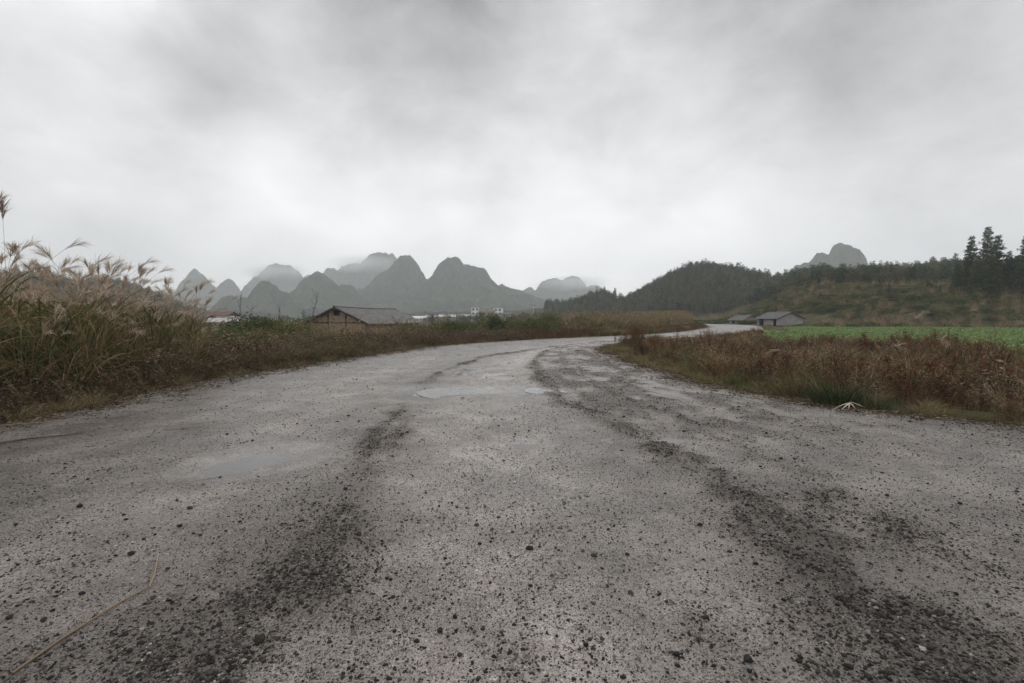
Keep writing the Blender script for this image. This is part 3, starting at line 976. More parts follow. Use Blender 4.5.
def make_reed(nst, h, hmax=2.5, lean=0.25, leaves=240, azb=None):
    root = empty('reed_clump')
    link('leaves', reed_leaves(leaves, h).mesh('reed_leaves', M['reed']), root)
    for k in range(nst):
        az = rng.uniform(0, 6.28) if azb is None else azb + rng.normal(0, 0.7)
        L = (1.0 if k == 0 else rng.uniform(0.62, 1.0)) * hmax
        P, th = stem_path(L, az, rng.uniform(0.02, lean), rng.uniform(0.15, 0.8), base=(rng.uniform(-.2, .2), rng.uniform(-.2, .2), 0))
        g = Geo().tube(P, np.linspace(0.004, 0.0018, len(P)), 4, rng.uniform(0.55, 0.85))
        st = link('stem', g.mesh('reed_stem', M['reed']), root)
        # narrow leaves on the cane
        link('plume', plume_geo(P[-1], az, th, rng.uniform(0.32, 0.50), 46).mesh('reed_plume', M['plume']), st)
    return root


def place(root, x, y, rz=None, s=1.0, z=None):
    root.location = (x, y, float(ground_z(np.array([x]), np.array([y]))[0]) - 0.02 if z is None else z)
    root.rotation_euler = (0, 0, rng.uniform(0, 6.28) if rz is None else rz)
    root.scale = (s, s, s)
    return root


def build_reeds():
    kinds = [make_reed(7, 1.36, 2.9, 0.25, 170), make_reed(9, 1.42, 3.15, 0.40, 170, 0.4), make_reed(6, 1.18, 2.3, 0.3, 160), make_reed(8, 1.32, 2.95, 0.5, 165, 2.8), make_reed(6, 1.05, 2.1, 0.35, 150)]
    used = [False] * len(kinds)
    n = 0
    spots = []
    tries = 0
    while len(spots) < 95 and tries < 6000:
        tries += 1
        y = rng.uniform(6.6, 17.5)
        x = float(left_x(y)) - rng.uniform(0.75, 8)
        if x / y < -1.16 or x / y > -0.655 + 0.02 * math.sin(y * 2): continue
        if any((x - a) ** 2 + (y - b) ** 2 < 0.52 ** 2 for a, b in spots): continue
        spots.append((x, y))
    spots.sort(key=lambda p: p[0] ** 2 + p[1] ** 2)
    for (x, y) in spots:
        r = x / y
        k = int(rng.integers(0, 5))
        if r < -0.80 and rng.uniform() < 0.5: k = [1, 3, 0][int(rng.integers(0, 3))]
        o = kinds[k] if not used[k] else copy_tree(kinds[k])
        used[k] = True
        edge = float(left_x(y)) - x
        s = (0.80 if r > -0.72 else 0.92 if r > -0.80 else 1.0) * rng.uniform(0.88, 1.08) * (0.80 if edge < 1.3 else 1.0)
        place(o, x, y, s=s)
        tag(o, 'tall plumed reed clump in the thick stand along the road\'s left verge', 'reed', 'tall plumed reeds along the left verge')
    for u, kd in zip(used, kinds):
        if not u: place(kd, -9.5, 9.5)


build_reeds()


def weed_geo(h=0.8, nb=9, nl=70, leaf=0.035, tbase=0.3):
    g = Geo()
    P, th = stem_path(h, rng.uniform(0, 6.28), rng.uniform(0, .12), rng.uniform(0, .3), 6)
    pts = [P[2:]]
    g.tube(P, np.linspace(0.0052, 0.0022, 6), 3, tbase)
    for k in range(nb):
        u = rng.uniform(0.2, 0.95)
        b0 = np.array([np.interp(u, np.linspace(0, 1, 6), P[:, j]) for j in range(3)])
        Q, _ = stem_path(h * rng.uniform(0.2, 0.5) * (1.2 - u * 0.6), rng.uniform(0, 6.28), rng.uniform(0.3, 0.8), -0.2, 4, b0)
        g.tube(Q, np.linspace(0.0034, 0.0014, 4), 3, tbase + rng.uniform(-.1, .2))
        pts.append(Q[1:])
    pts = np.concatenate(pts)
    i = rng.integers(0, len(pts), nl)
    p = pts[i] + rng.normal(0, 0.02, (nl, 3))
    p[:, 2] = np.maximum(p[:, 2], 0.02)
    d = unit(nl) + np.array([0, 0, -0.25])
    g.add(*cards(p, d, leaf * 1.35 * rng.uniform(0.5, 1.6, nl), leaf * 0.42 * rng.uniform(0.6, 1.4, nl), np.clip(tbase + rng.normal(0.15, 0.22, nl), 0, 1)))
    return g


def patch_geo(kind, r=0.45, n=9, h=0.7):
    """a square foot or so of mixed weeds"""
    g = Geo()
    n = int(n * 1.25)
    for k in range(n):
        a = rng.uniform(0, 6.28); q = r * math.sqrt(rng.uniform())
        w = weed_geo(h * rng.uniform(0.6, 1.15), int(rng.integers(6, 12)), 60 if kind == 'leafy' else 26, 0.045 if kind == 'leafy' else 0.028, rng.uniform(0.0, 0.75))
        V = np.concatenate(w.V) + np.array([q * math.cos(a), q * math.sin(a), 0])
        g.add(V, np.concatenate(w.Q), np.concatenate(w.T))
    m = 60
    a = rng.uniform(0, 6.28, m); q = r * np.sqrt(rng.uniform(0, 1, m))
    g.add(*ribbons(np.stack([q * np.cos(a), q * np.sin(a), 0 * a], -1), rng.uniform(0, 6.28, m), rng.uniform(0.3, 0.8, m) * h, rng.uniform(.004, .008, m), rng.uniform(0, .4, m), rng.uniform(0.1, 1.2, m), 4, rng.uniform(.55, 1, m)))
    return g


def tuft_geo(n=90, h=0.4, r=0.12, T=(0.2, 0.9), W=(0.004, 0.008)):
    a = rng.uniform(0, 6.28, n); q = r * np.sqrt(rng.uniform(0, 1, n))
    g = Geo()
    g.add(*ribbons(np.stack([q * np.cos(a), q * np.sin(a), 0 * a], -1), a + rng.normal(0, .6, n), h * rng.uniform(0.5, 1.2, n), rng.uniform(*W, n), rng.uniform(0.05, .6, n), rng.uniform(0.3, 1.8, n), 4, rng.uniform(*T, n), dT=.15))
    return g


def dock_geo(h=.6, n=260):
    """broad dead leaves hanging in a tangle"""
    g = Geo()
    for k in range(9):
        P, _ = stem_path(h * rng.uniform(.6, 1.15), rng.uniform(0, 6.28), rng.uniform(0, .5), rng.uniform(0, .6), 5, (rng.uniform(-.2, .2), rng.uniform(-.2, .2), 0))
        g.tube(P, [.004, .004, .003, .003, .002], 3, rng.uniform(.3, .9))
    a = rng.uniform(0, 6.28, n); q = .36 * np.sqrt(rng.uniform(0, 1, n))
    P = np.stack([q * np.cos(a), q * np.sin(a), h * rng.uniform(.04, 1, n) ** 1.2 * (1.1 - q)], -1)
    D = np.stack([np.cos(a) + rng.normal(0, .5, n), np.sin(a) + rng.normal(0, .5, n), rng.normal(-.35, .6, n)], -1)
    g.add(*cards(P, D, rng.uniform(.05, .13, n), rng.uniform(.015, .04, n), rng.beta(1, 1.2, n)))
    m = 40
    a = rng.uniform(0, 6.28, m); q = .3 * np.sqrt(rng.uniform(0, 1, m))
    g.add(*ribbons(np.stack([q * np.cos(a), q * np.sin(a), 0 * a], -1), a, rng.uniform(.4, 1.1, m) * h, rng.uniform(.008, .016, m), rng.uniform(.1, .7, m), rng.uniform(.4, 1.8, m), 5, rng.uniform(0, 1, m)))
    return g


M['dock'] = plant_mat('dead_leafage', [(0.0, (0.036, 0.026, 0.018)), (0.3, (0.12, 0.082, 0.052)), (0.5, (0.075, 0.082, 0.04)), (0.7, (0.18, 0.12, 0.082)), (1.0, (0.34, 0.26, 0.185))], trans=.2, var=.4)
weed_protos = [proto('weed_patch_%s' % w, patch_geo(k, 0.38, 7, h), M['weed']) for w, k, h in
               [('tall', 'thin', 0.85), ('leafy', 'leafy', 0.75), ('low', 'thin', 0.55), ('dense', 'leafy', 0.6), ('wiry', 'thin', 0.7)]]
dock_protos = [proto('dock_%s' % w, dock_geo(h), M['dock']) for w, h in (('tall', .8), ('mid', .6), ('low', .42))]
low_protos = [proto('weed_low_%s' % w, patch_geo(k, 0.30, 6, h), M['weed']) for w, k, h in [('a', 'thin', 0.38), ('b', 'leafy', 0.32), ('c', 'thin', 0.30)]]
tuft_protos = [proto('tuft_%s' % w, tuft_geo(90, h, 0.13, T), M['reed']) for w, h, T in [('green', 0.38, (0.0, 0.5)), ('dry', 0.5, (0.5, 1.0)), ('mixed', 0.45, (0.1, 0.9))]]


def pts_on(x, y, sink=0.02):
    return np.stack([x, y, ground_z(x, y) - sink], -1)


def build_verges():
    # right verge: red-brown dead weeds between the road and the crop
    n = 26000
    x = rng.uniform(3.5, 46, n); y = rng.uniform(5.5, 46, n)
    d = road_d(x, y)
    right = x > np.interp(y, LEd[:, 1], LEd[:, 0])
    k = (d > 0.25) & right & (d < 15) & (np.abs(x / y) < 1.25) & ~field_mask(x, y) & (y < 60)
    dens = np.where(y < 16, 0.42, 0.40)
    k &= rng.uniform(0, 1, n) < dens
    x, y, d = x[k], y[k], d[k]
    s = 0.90 * (0.5 + 0.5 * smooth(0.2, 1.6, d)) * rng.uniform(0.5, 1.2, len(x)) * (0.98 + 1.0 * fbm(x * .38, y * .38, 3, 81))
    s *= np.where(y > 24, 0.78, 1.0)
    print('verge right', len(x))
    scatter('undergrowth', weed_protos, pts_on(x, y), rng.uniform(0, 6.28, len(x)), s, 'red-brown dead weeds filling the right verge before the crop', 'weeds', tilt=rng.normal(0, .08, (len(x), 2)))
    # left verge: low dead weeds in front of the reeds and round the bend
    n = 16000
    y = rng.uniform(5.5, 100, n) ** 1.0; off = rng.uniform(0.1, 5.0, n)
    lx = left_x(y); x = lx - off * np.where(y > 28, 1.25, 1)
    d = road_d(x, y)
    k = (d > 0.15) & (d < np.where(y < 13, 1.6, 4.5)) & (x / y > -1.2)
    k &= rng.uniform(0, 1, n) < np.where(y < 14, .25, 0.6)
    x, y, d = x[k], y[k], d[k]
    s = (0.45 + 0.45 * smooth(0.1, 1.6, d)) * rng.uniform(0.7, 1.15, len(x)) * np.where(y > 15, 0.85, 1.0)
    print('verge left', len(x))
    scatter('undergrowth', weed_protos, pts_on(x, y), rng.uniform(0, 6.28, len(x)), s, 'low brown dead weeds along the left side of the road', 'weeds', tilt=rng.normal(0, .08, (len(x), 2)))
    n = 5200
    y = rng.uniform(5.0, 34, n) ** 1.0; x = left_x(y) - rng.uniform(0.15, 2.6, n); d = road_d(x, y)
    k = (d > 0.12) & (x / y > -1.2) & (rng.uniform(0, 1, n) < np.where(y < 16, 1, .35))
    x, y, d = x[k], y[k], d[k]
    scatter('undergrowth', dock_protos, pts_on(x, y), rng.uniform(0, 6.28, len(x)), (.45 + .5 * smooth(.1, 1.2, d)) * rng.uniform(.7, 1.3, len(x)), 'tangle of broad dead leaves at the foot of the left reeds', 'weeds', tilt=rng.normal(0, .12, (len(x), 2)))
    n = 2600
    x = rng.uniform(3.5, 34, n); y = rng.uniform(5.5, 34, n); d = road_d(x, y)
    k = (d > .15) & (d < 12) & (x > right_x(y)) & (x / y < 1.25) & ~field_mask(x, y) & (rng.uniform(0, 1, n) < .5 + fbm(x * .4, y * .4, 2, 31))
    x, y, d = x[k], y[k], d[k]
    scatter('undergrowth', dock_protos, pts_on(x, y), rng.uniform(0, 6.28, len(x)), (.4 + .5 * smooth(.1, 1.6, d)) * rng.uniform(.6, 1.3, len(x)), 'curled dead leaves scattered through the right verge', 'weeds', tilt=rng.normal(0, .12, (len(x), 2)))
    n = 420
    x = rng.uniform(3.5, 40, n); y = rng.uniform(6, 40, n); d = road_d(x, y)
    k = (d > .5) & (d < 14) & (x > right_x(y)) & (x / y < 1.25) & ~field_mask(x, y)
    x, y = x[k], y[k]
    scatter('grass', [bpy.data.objects.new('straw_%d' % i, p.data) for i, p in enumerate(tuft_protos[1:])], pts_on(x, y), rng.uniform(0, 6.28, len(x)), rng.uniform(1.3, 2.3, len(x)), 'pale straw stems standing among the red-brown weeds', 'grass')
    n = 2600
    x = rng.uniform(3.5, 40, n); y = rng.uniform(6, 40, n); d = road_d(x, y)
    k = (d > .3) & (d < 14) & (x > right_x(y)) & (x / y < 1.25) & ~field_mask(x, y) & (fbm(x * .22, y * .22, 3, 57) + rng.normal(0, .05, n) > .03)
    x, y = x[k], y[k]
    scatter('grass', [bpy.data.objects.new('green_grass', tuft_protos[0].data), bpy.data.objects.new('green_grass_wide', tuft_geo(80, .5, .2, (0.05, .55), (.006, .013)).mesh('green_tuft', M['reed']))], pts_on(x, y), rng.uniform(0, 6.28, len(x)),
            rng.uniform(.9, 1.6, len(x)), 'olive green grass growing in patches through the right verge', 'grass')
    n = 3800
    y = rng.uniform(8, 62, n); x = left_x(y) - rng.uniform(.4, 5.0, n); d = road_d(x, y)
    k = (d > .3) & (x / y > -1.15) & (fbm(x * .20, y * .20, 3, 58) + rng.normal(0, .05, n) > .06)
    x, y = x[k], y[k]
    scatter('grass', [bpy.data.objects.new('green_grass_left', tuft_protos[0].data), bpy.data.objects.new('mixed_grass_left', tuft_protos[2].data)], pts_on(x, y), rng.uniform(0, 6.28, len(x)),
            rng.uniform(.9, 2.0, len(x)), 'green and golden grass in patches along the left verge', 'grass')
    # tufts of grass right on the edges
    n = 2800
    t = rng.uniform(0, 1, n); y = np.where(rng.uniform(0, 1, n) < .55, rng.uniform(5, 30, n), rng.uniform(5, 80, n))
    side = rng.uniform(0, 1, n) < 0.5
    x = np.where(side, left_x(y) - rng.normal(0.35, 0.35, n), right_x(y) + rng.normal(0.35, 0.35, n))
    d = road_d(x, y)
    k = (d > -0.45 + .3 * np.abs(fbm(x * .5, y * .5, 2, 17))) & (d < 1.4) & (np.abs(x / y) < 1.2)
    k &= rng.uniform(0, 1, n) < 0.6 + 0.9 * fbm(x * .6, y * .6, 2, 91)
    x, y, d = x[k], y[k], d[k]
    P = pts_on(x, y, 0.0); P[:, 2] = np.maximum(P[:, 2], np.where(d < 0.1, -0.06, -9))
    scatter('grass', [tuft_protos[0], tuft_protos[2]], P, rng.uniform(0, 6.28, len(x)), rng.uniform(0.25, 0.85, len(x)), 'short mixed grass tufts fringing the gravel road', 'grass')
    # dead leafy growth between the road and the foot of the reeds
    # rough grass over the low ground on the left
    n = 9000
    x = rng.uniform(-110, 40, n); y = rng.uniform(16, 170, n)
    d = road_d(x, y)
    k = (x < left_x(np.clip(y, -14, 165))) & (d > 3.5) & (np.abs(x / y) < 1.2)
    x, y = x[k], y[k]
    scatter('grass', tuft_protos + low_protos, pts_on(x, y), rng.uniform(0, 6.28, len(x)), rng.uniform(1.2, 2.4, len(x)), 'rough brown grass over the low fields left of the bend', 'grass')


build_verges()


# ---- crop field
def build_crop():
    protos = []
    for w in ('broad', 'open', 'small'):
        n = 14
        a = rng.uniform(0, 6.28, n)
        P = np.stack([.02 * np.cos(a), .02 * np.sin(a), rng.uniform(0, .06, n)], -1)
        D = np.stack([np.cos(a), np.sin(a), rng.uniform(.35, 1.3, n)], -1)
        g = Geo(); g.add(*cards(P, D, rng.uniform(.16, .30, n), rng.uniform(.09, .15, n), rng.uniform(0.1, 1, n)))
        protos.append(proto('crop_plant_' + w, g, M['crop']))
    n = 70000
    x = rng.uniform(14, 118, n); y = rng.uniform(21, 98, n)
    x = np.round(x / 0.42) * 0.42 + rng.normal(0, .05, n)
    k = field_mask(x, y) & (x / y < 1.2) & (fbm(x * .25, y * .25, 3, 14) > -0.42)
    x, y = x[k], y[k]
    print('crop', len(x))
    scatter('crops', protos, pts_on(x, y, 0), rng.uniform(0, 6.28, len(x)), rng.uniform(0.8, 1.5, len(x)), 'low bright green leaf crop growing in the field', 'crops')


build_crop()


# ---- shrubs
def bush_geo(r=0.8, h=1.0, n=2200, leaf=0.06, T=(0.1, 0.9), lumps=7):
    g = Geo()
    cs = np.stack([rng.normal(0, r * .42, lumps), rng.normal(0, r * .42, lumps), rng.uniform(.3, .85, lumps) * h], -1)
    rs = rng.uniform(.28, .5, lumps) * min(r, h)
    i = rng.integers(0, lumps, n)
    u = unit(n); rad = rng.uniform(0.45, 1.05, n) ** 0.6
    P = cs[i] + u * (rs[i] * rad)[:, None] * np.array([1.15, 1.15, .9])
    P[:, 2] = np.abs(P[:, 2])
    g.add(*cards(P, u + unit(n) * .8, leaf * rng.uniform(.6, 1.5, n), leaf * .5 * rng.uniform(.6, 1.4, n), np.clip(rng.uniform(*T, n), 0, 1)))
    return g


def twig_geo(r, h, n=14):
    g = Geo()
    for k in range(n):
        P, _ = stem_path(h * rng.uniform(.6, 1.1), rng.uniform(0, 6.28), rng.uniform(.05, .5), rng.uniform(-.2, .3), 5)
        g.tube(P, np.linspace(.011, .003, 5), 4, .5)
    return g


bush_leaf_meshes = [bush_geo(.85, 1.0, 2600, .055, T).mesh('shrub_foliage', M['bushgreen']) for T in ((0.05, .7), (.2, .9), (.3, 1.0))]
bush_twigs = [twig_geo(.5, .9).mesh('shrub_branches', M['bark']) for _ in range(2)]


def shrub(x, y, s, kind, label, group=None, sz=1.0, name='shrub'):
    o = empty(name)
    link('foliage', bush_leaf_meshes[kind], o); link('branches', bush_twigs[int(rng.integers(0, 2))], o)
    place(o, x, y, s=s); o.scale = (s, s, s * sz)
    return tag(o, label, 'shrub', group)


def at_px(px, dist):
    return xat(px, dist), dist


def build_shrubs():
    # overgrown mound between the reeds and the barn
    L = 'olive green shrub in the overgrown mound between reeds and barn'
    spec = [(206, 17, 1.1, 1), (212, 17, 1.35, 1), (228, 19, 1.6, 2), (240, 21, 1.9, 1), (252, 22, 1.9, 0), (262, 20, 1.75, 1), (272, 24, 2.3, 1), (284, 25, 2.1, 1), (246, 25, 2.2, 2),
            (232, 24, 2.0, 1), (219, 21, 1.7, 2), (262, 28, 2.5, 2)]
    for px, dd, s, k in spec:
        shrub(*at_px(px, dd), s, k, L, 'shrubs of the mound left of the barn', sz=0.80)
    o = empty('shrub'); link('foliage', bush_geo(.9, 1.15, 3000, .10, (0, .5)).mesh('shrub_foliage', M['green']), o)
    link('branches', bush_twigs[0], o)
    place(o, *at_px(293, 21.0), s=0.95, z=-0.55); tag(o, 'dark green broad-leaved shrub just left of the tiled barn', 'shrub')
    o = shrub(*at_px(338, 20.0), 0.75, 0, 'small green shrub in the weeds before the barn\'s gable')
    # bushes lining the far side of the bend
    L = 'green bush in the row behind the bend of the road'
    for px, dd, s, k in [(432, 40, 1.25, 1), (441, 41, 1.3, 0), (450, 43, 1.7, 0), (458, 42, 1.65, 0), (466, 44, 1.4, 1), (474, 43, 1.3, 1), (482, 46, 1.5, 1), (490, 45, 1.5, 0), (500, 46, 1.8, 0), (508, 47, 1.7, 0),
                         (517, 46, 1.4, 1), (526, 48, 1.6, 1), (535, 48, 1.9, 0), (545, 49, 1.9, 0), (553, 50, 1.8, 0), (562, 50, 1.5, 1), (571, 51, 1.6, 1), (580, 52, 1.7, 0), (590, 53, 1.4, 1), (420, 42, 1.2, 2),
                         (410, 44, 1.3, 1), (603, 56, 1.5, 2), (618, 58, 1.5, 1), (634, 60, 1.4, 0)]:
        dd = float(np.interp(px, [400, 430, 503, 567, 646], [23, 26, 31.5, 36.5, 45])) + 5.0 + rng.uniform(0, 3.0)
        shrub(*at_px(px, dd), s * .92, min(2, k + int(rng.integers(0, 3))), L, 'green bushes behind the bend')


build_shrubs()


def build_reedbed():
    # pinkish reeds beyond the bend, too many to count
    protos = []
    for w in ('tall', 'thick', 'thin'):
        g = Geo()
        q = reed_leaves(90, 0.85); g.add(np.concatenate(q.V), np.concatenate(q.Q), np.clip(np.concatenate(q.T) + .08, 0, 1))
        for k in range(6):
            az = rng.uniform(0, 6.28)
            P, th = stem_path(rng.uniform(1.4, 1.9), az, rng.uniform(0, .2), rng.uniform(.1, .5), 6, (rng.uniform(-.3, .3), rng.uniform(-.3, .3), 0))
            g.tube(P, [.005] * 5 + [.003], 3, .8)
            plume_geo(P[-1], az, th, .34, 22, g)
        protos.append(proto('bed_reed_' + w, g, M['bedreed']))
    n = 2600
    y = rng.uniform(38, 125, n); off = rng.uniform(3.2, 13, n)
    x = left_x(y) - off
    px = 512 + x / y * F_PX
    keep = (px > 535) & (px < 760) & (rng.uniform(0, 1, n) < np.where(px < 570, .45, 1))
    x, y = x[keep], y[keep]
    # reeds across the low field further left, seen over the weeds
    n2 = 900
    x2 = rng.uniform(-26, 10, n2); y2 = rng.uniform(40, 62, n2); px2 = 512 + x2 / y2 * F_PX
    k2 = (px2 > 425) & (x2 < left_x(y2) - 9) & ~((x2 < -7) & (y2 > 40) & (y2 < 62))
    x = np.r_[x, x2[k2]]; y = np.r_[y, y2[k2]]
    n3 = 500
    x3 = rng.uniform(-17, -8, n3); y3 = rng.uniform(17, 34, n3); px3 = 512 + x3 / y3 * F_PX
    k3 = (px3 > 990) & (px3 < 330) & (x3 < left_x(y3) - 4) & (rng.uniform(0, 1, n3) < .4)
    x = np.r_[x, x3[k3]]; y = np.r_[y, y3[k3]]
    n4 = 260
    x4 = rng.uniform(-17, 0, n4); y4 = rng.uniform(22, 42, n4); px4 = 512 + x4 / y4 * F_PX
    k4 = (px4 > 300) & (px4 < 450) & (x4 < left_x(y4) - 3.5)
    x = np.r_[x, x4[k4]]; y = np.r_[y, y4[k4]]
    P = pts_on(x, y)
    sc = rng.uniform(.8, 1.2, len(x)) * (1.0 + 0.25 * smooth(50, 90, y))
    low = (P[:, 0] < 5) & (P[:, 1] < 43)
    sc[low] *= .80
    print('reedbed', len(x))
    scatter('undergrowth', protos, P, rng.uniform(0, 6.28, len(x)), sc, 'pinkish brown reeds massed beyond the bend of the road', 'reeds')
    return protos


M['bedreed'] = plant_mat('bed_reed', [(0.0, (0.05, 0.062, 0.026)), (0.35, (0.14, 0.128, 0.06)), (0.6, (0.23, 0.17, 0.10)), (1.0, (0.46, 0.36, 0.24))], var=0.45)
bed_protos = build_reedbed()


# ---- hillside cover
def build_hillside():
    n = 62000
    x = rng.uniform(40, 330, n); y = rng.uniform(72, 300, n)
    r = x / y
    z = ground_z(x, y)
    d = road_d(x, y)
    hut_clear = np.minimum(np.hypot(x - xat(780, 102), y - 102), np.hypot(x - xat(744, 124), y - 124)) > 10.0
    hut_clear &= ~((r > .44) & (r < .63) & (y < 112) & (d < 30) & (y > 84) & (x < 66))
    k = (r > .30) & (r < 1.16) & (d > 4) & hut_clear & ~field_mask(x, y) & (rng.uniform(0, 1, n) < np.clip(120 / y, 0, 1) ** 1.3)
    x, y = x[k], y[k]
    f = fbm(x * .06, y * .09, 3, 77)
    pal = np.where(f + rng.normal(0, .18, len(x)) > -0.04, 1, 0)
    g_protos = [proto('hill_bush_' + w, bush_geo(1.0, .9, 420, .16, T), M['bushgreen']) for w, T in (('green', (.0, .6)), ('brown', (.45, 1)))]
    P = pts_on(x, y, .05)
    s = rng.uniform(.7, 1.25, len(x)) * (1 + smooth(100, 250, y) * .7)
    a = pal == 0
    print('hillside', len(x), a.sum())
    scatter('grass', bed_protos + [bpy.data.objects.new('hill_weed_' + str(i), p.data) for i, p in enumerate(weed_protos)], P[a], rng.uniform(0, 6.28, a.sum()), s[a] * 1.05, 'tall dry tan grass covering the right hillside', 'grass')
    b = ~a
    sb = np.repeat((s[b] * 1.1)[:, None], 3, 1); sb[:, 2] *= .8
    scatter('undergrowth', g_protos, P[b], rng.uniform(0, 6.28, b.sum()), sb, 'dull green scrub in patches on the right hillside', 'scrub')


build_hillside()


# ------------------------------------------------------------------ trees
def conifer_geo(h=12.0, r=2.2, tiers=26, per=9, cards_per=16, leaf=0.42, gap=0.0):
    g = Geo(); tr = Geo()
    tr.tube([(0, 0, -.3), (0.03, 0, h * .35), (-.02, .03, h * .7), (0, 0, h * .98)], [h * .014, h * .011, h * .006, .02], 6, .5)
    for k in range(tiers):
        u = k / (tiers - 1)
        z = h * (0.10 + 0.88 * u)
        rr = r * (1 - u) ** 0.75 * (0.85 + 0.35 * math.sin(k * 2.4 + h)) * rng.uniform(.8, 1.12) + .22
        if u < .15: rr *= .8
        nb = max(3, int(per * (0.5 + .6 * (1 - u))))
        for j in range(nb):
            if rng.uniform() < gap: continue
            az = j * 6.28 / nb + k * .9 + rng.normal(0, .25)
            L = rr * rng.uniform(.65, 1.15)
            P, _ = stem_path(L, az, 1.25 + rng.normal(0, .1), .35, 5, (0, 0, z + rng.normal(0, .12)))
            if h > 9: tr.tube(P, np.linspace(.03, .008, 5), 3, .5)
            m = max(4, int(cards_per * (L / r + .15)))
            t = rng.uniform(.15, 1, m)
            B = np.stack([np.interp(t, np.linspace(0, 1, 5), P[:, q]) for q in range(3)], -1)
            D = np.stack([np.cos(az + rng.normal(0, .7, m)), np.sin(az + rng.normal(0, .7, m)), rng.normal(-.15, .45, m)], -1)
            g.add(*cards(B + rng.normal(0, .10, (m, 3)), D, leaf * rng.uniform(.5, 1.3, m), leaf * .42 * rng.uniform(.6, 1.3, m), rng.uniform(0, 1, m) * .7 + .3 * t))
    return g, tr


def broadleaf_geo(h=8.0, r=2.6, n=420, leaf=.5):
    g = Geo(); tr = Geo()
    tr.tube([(0, 0, -.3), (.1, 0, h * .3), (-.1, .1, h * .7)], [.16, .12, .05], 5, .5)
    lm = 9
    cs = np.stack([rng.normal(0, r * .42, lm), rng.normal(0, r * .42, lm), rng.uniform(.32, .86, lm) * h], -1); rs = rng.uniform(.3, .5, lm) * r
    for c in cs: tr.tube([(0, 0, h * .25), tuple((c * .5 + np.array([0, 0, h * .2]))), tuple(c)], [.07, .05, .02], 4, .5)
    i = rng.integers(0, lm, n); u = unit(n)
    P = cs[i] + u * (rs[i] * rng.uniform(.5, 1.1, n))[:, None]
    g.add(*cards(P, u + unit(n), leaf * rng.uniform(.6, 1.4, n), leaf * .6 * rng.uniform(.6, 1.4, n), rng.uniform(0, 1, n)))
    return g, tr


def build_conifers():
    vs = []
    for h, r in ((13.0, 2.1), (12.0, 1.85), (9.5, 1.8)):
        g, tr = conifer_geo(h, r, 34, 11, 26, .40, .06)
        o = empty('conifer_tree')
        link('trunk', tr.mesh('conifer_trunk', M['bark']), o); link('crown', g.mesh('conifer_crown', M['conifer']), o)
        vs.append([o, h, False])
    # px, base row, top row, distance, variant, label
    G = 'tall dark conifers on the right hillside'
    spec = [(984, 226, 92, 0, 'tallest of the dark conifers at the right, with a narrow pointed top', None),
            (968, 236, 92, 1, 'dark conifer standing against the left of the tallest one', None),
            (994, 235, 94, 1, 'dark conifer standing against the right of the tallest one', None),
            (1023, 234, 88, 0, 'dark conifer cut by the right edge of the photo', None),
            (956, 262, 90, 2, 'low dark conifer at the left end of the conifer group', None),
            (1006, 252, 93, 2, 'lower dark conifer in the dip between the tall pointed ones', G), (976, 256, 88, 2, 'lower dark conifer in front of the tall pointed ones', G),
            (990, 258, 87, 2, 'lower dark conifer in front of the tall pointed ones', G), (1014, 256, 92, 2, 'lower dark conifer in the dip between the tall pointed ones', G),
            (1040, 246, 90, 1, 'dark conifer just beyond the right edge of the photo', None)]
    for px, top, dd, v, lab, grp in spec:
        e = vs[v]
        o = e[0] if not e[2] else copy_tree(e[0])
        e[2] = True
        dd = dd + 10
        x, y = at_px(px, dd)
        z = float(ground_z(np.array([x]), np.array([y]))[0]) - .2
        hh = hgt(top, dd) - z
        s = hh / e[1]
        o.location = (x, y, z); o.rotation_euler = (0, 0, rng.uniform(0, 6.28)); ws = s * rng.uniform(.95, 1.15); o.scale = (ws, ws, s)
        tag(o, lab, 'tree', grp or G)
    for e in vs:
        assert e[2]
    # ridge trees that can be told apart on the skyline
    small = []
    for h, r in ((8, 1.5), (6.5, 1.6)):
        g, tr = conifer_geo(h, r, 16, 7, 10, .6)
        o = empty('conifer_tree'); link('trunk', tr.mesh('conifer_trunk', M['bark']), o); link('crown', g.mesh('conifer_crown', M['conifer']), o)
        small.append([o, h, False])
    for i, (px, top, dd) in enumerate([(815, 268, 262), (823, 266, 260), (838, 267, 255), (845, 269, 255), (852, 266, 250), (862, 268, 245), (866, 267, 244), (875, 268, 240), (885, 261, 238), (889, 262, 238),
                                       (897, 265, 236), (903, 263, 235), (917, 261, 232), (953, 254, 225), (930, 257, 228), (758, 270, 325), (768, 274, 320), (738, 263, 328)]):
        e = small[i % 2]; o = e[0] if not e[2] else copy_tree(e[0]); e[2] = True
        x, y = at_px(px, dd); z = float(ground_z(np.array([x]), np.array([y]))[0]) - .2
        s = max(5, hgt(top, dd) - z) / e[1]
        o.location = (x, y, z); o.rotation_euler = (0, 0, rng.uniform(0, 6.28)); o.scale = (s, s, s)
        tag(o, 'pointed conifer standing up on the skyline of the right ridge', 'tree', 'conifers on the skyline ridge')


build_conifers()


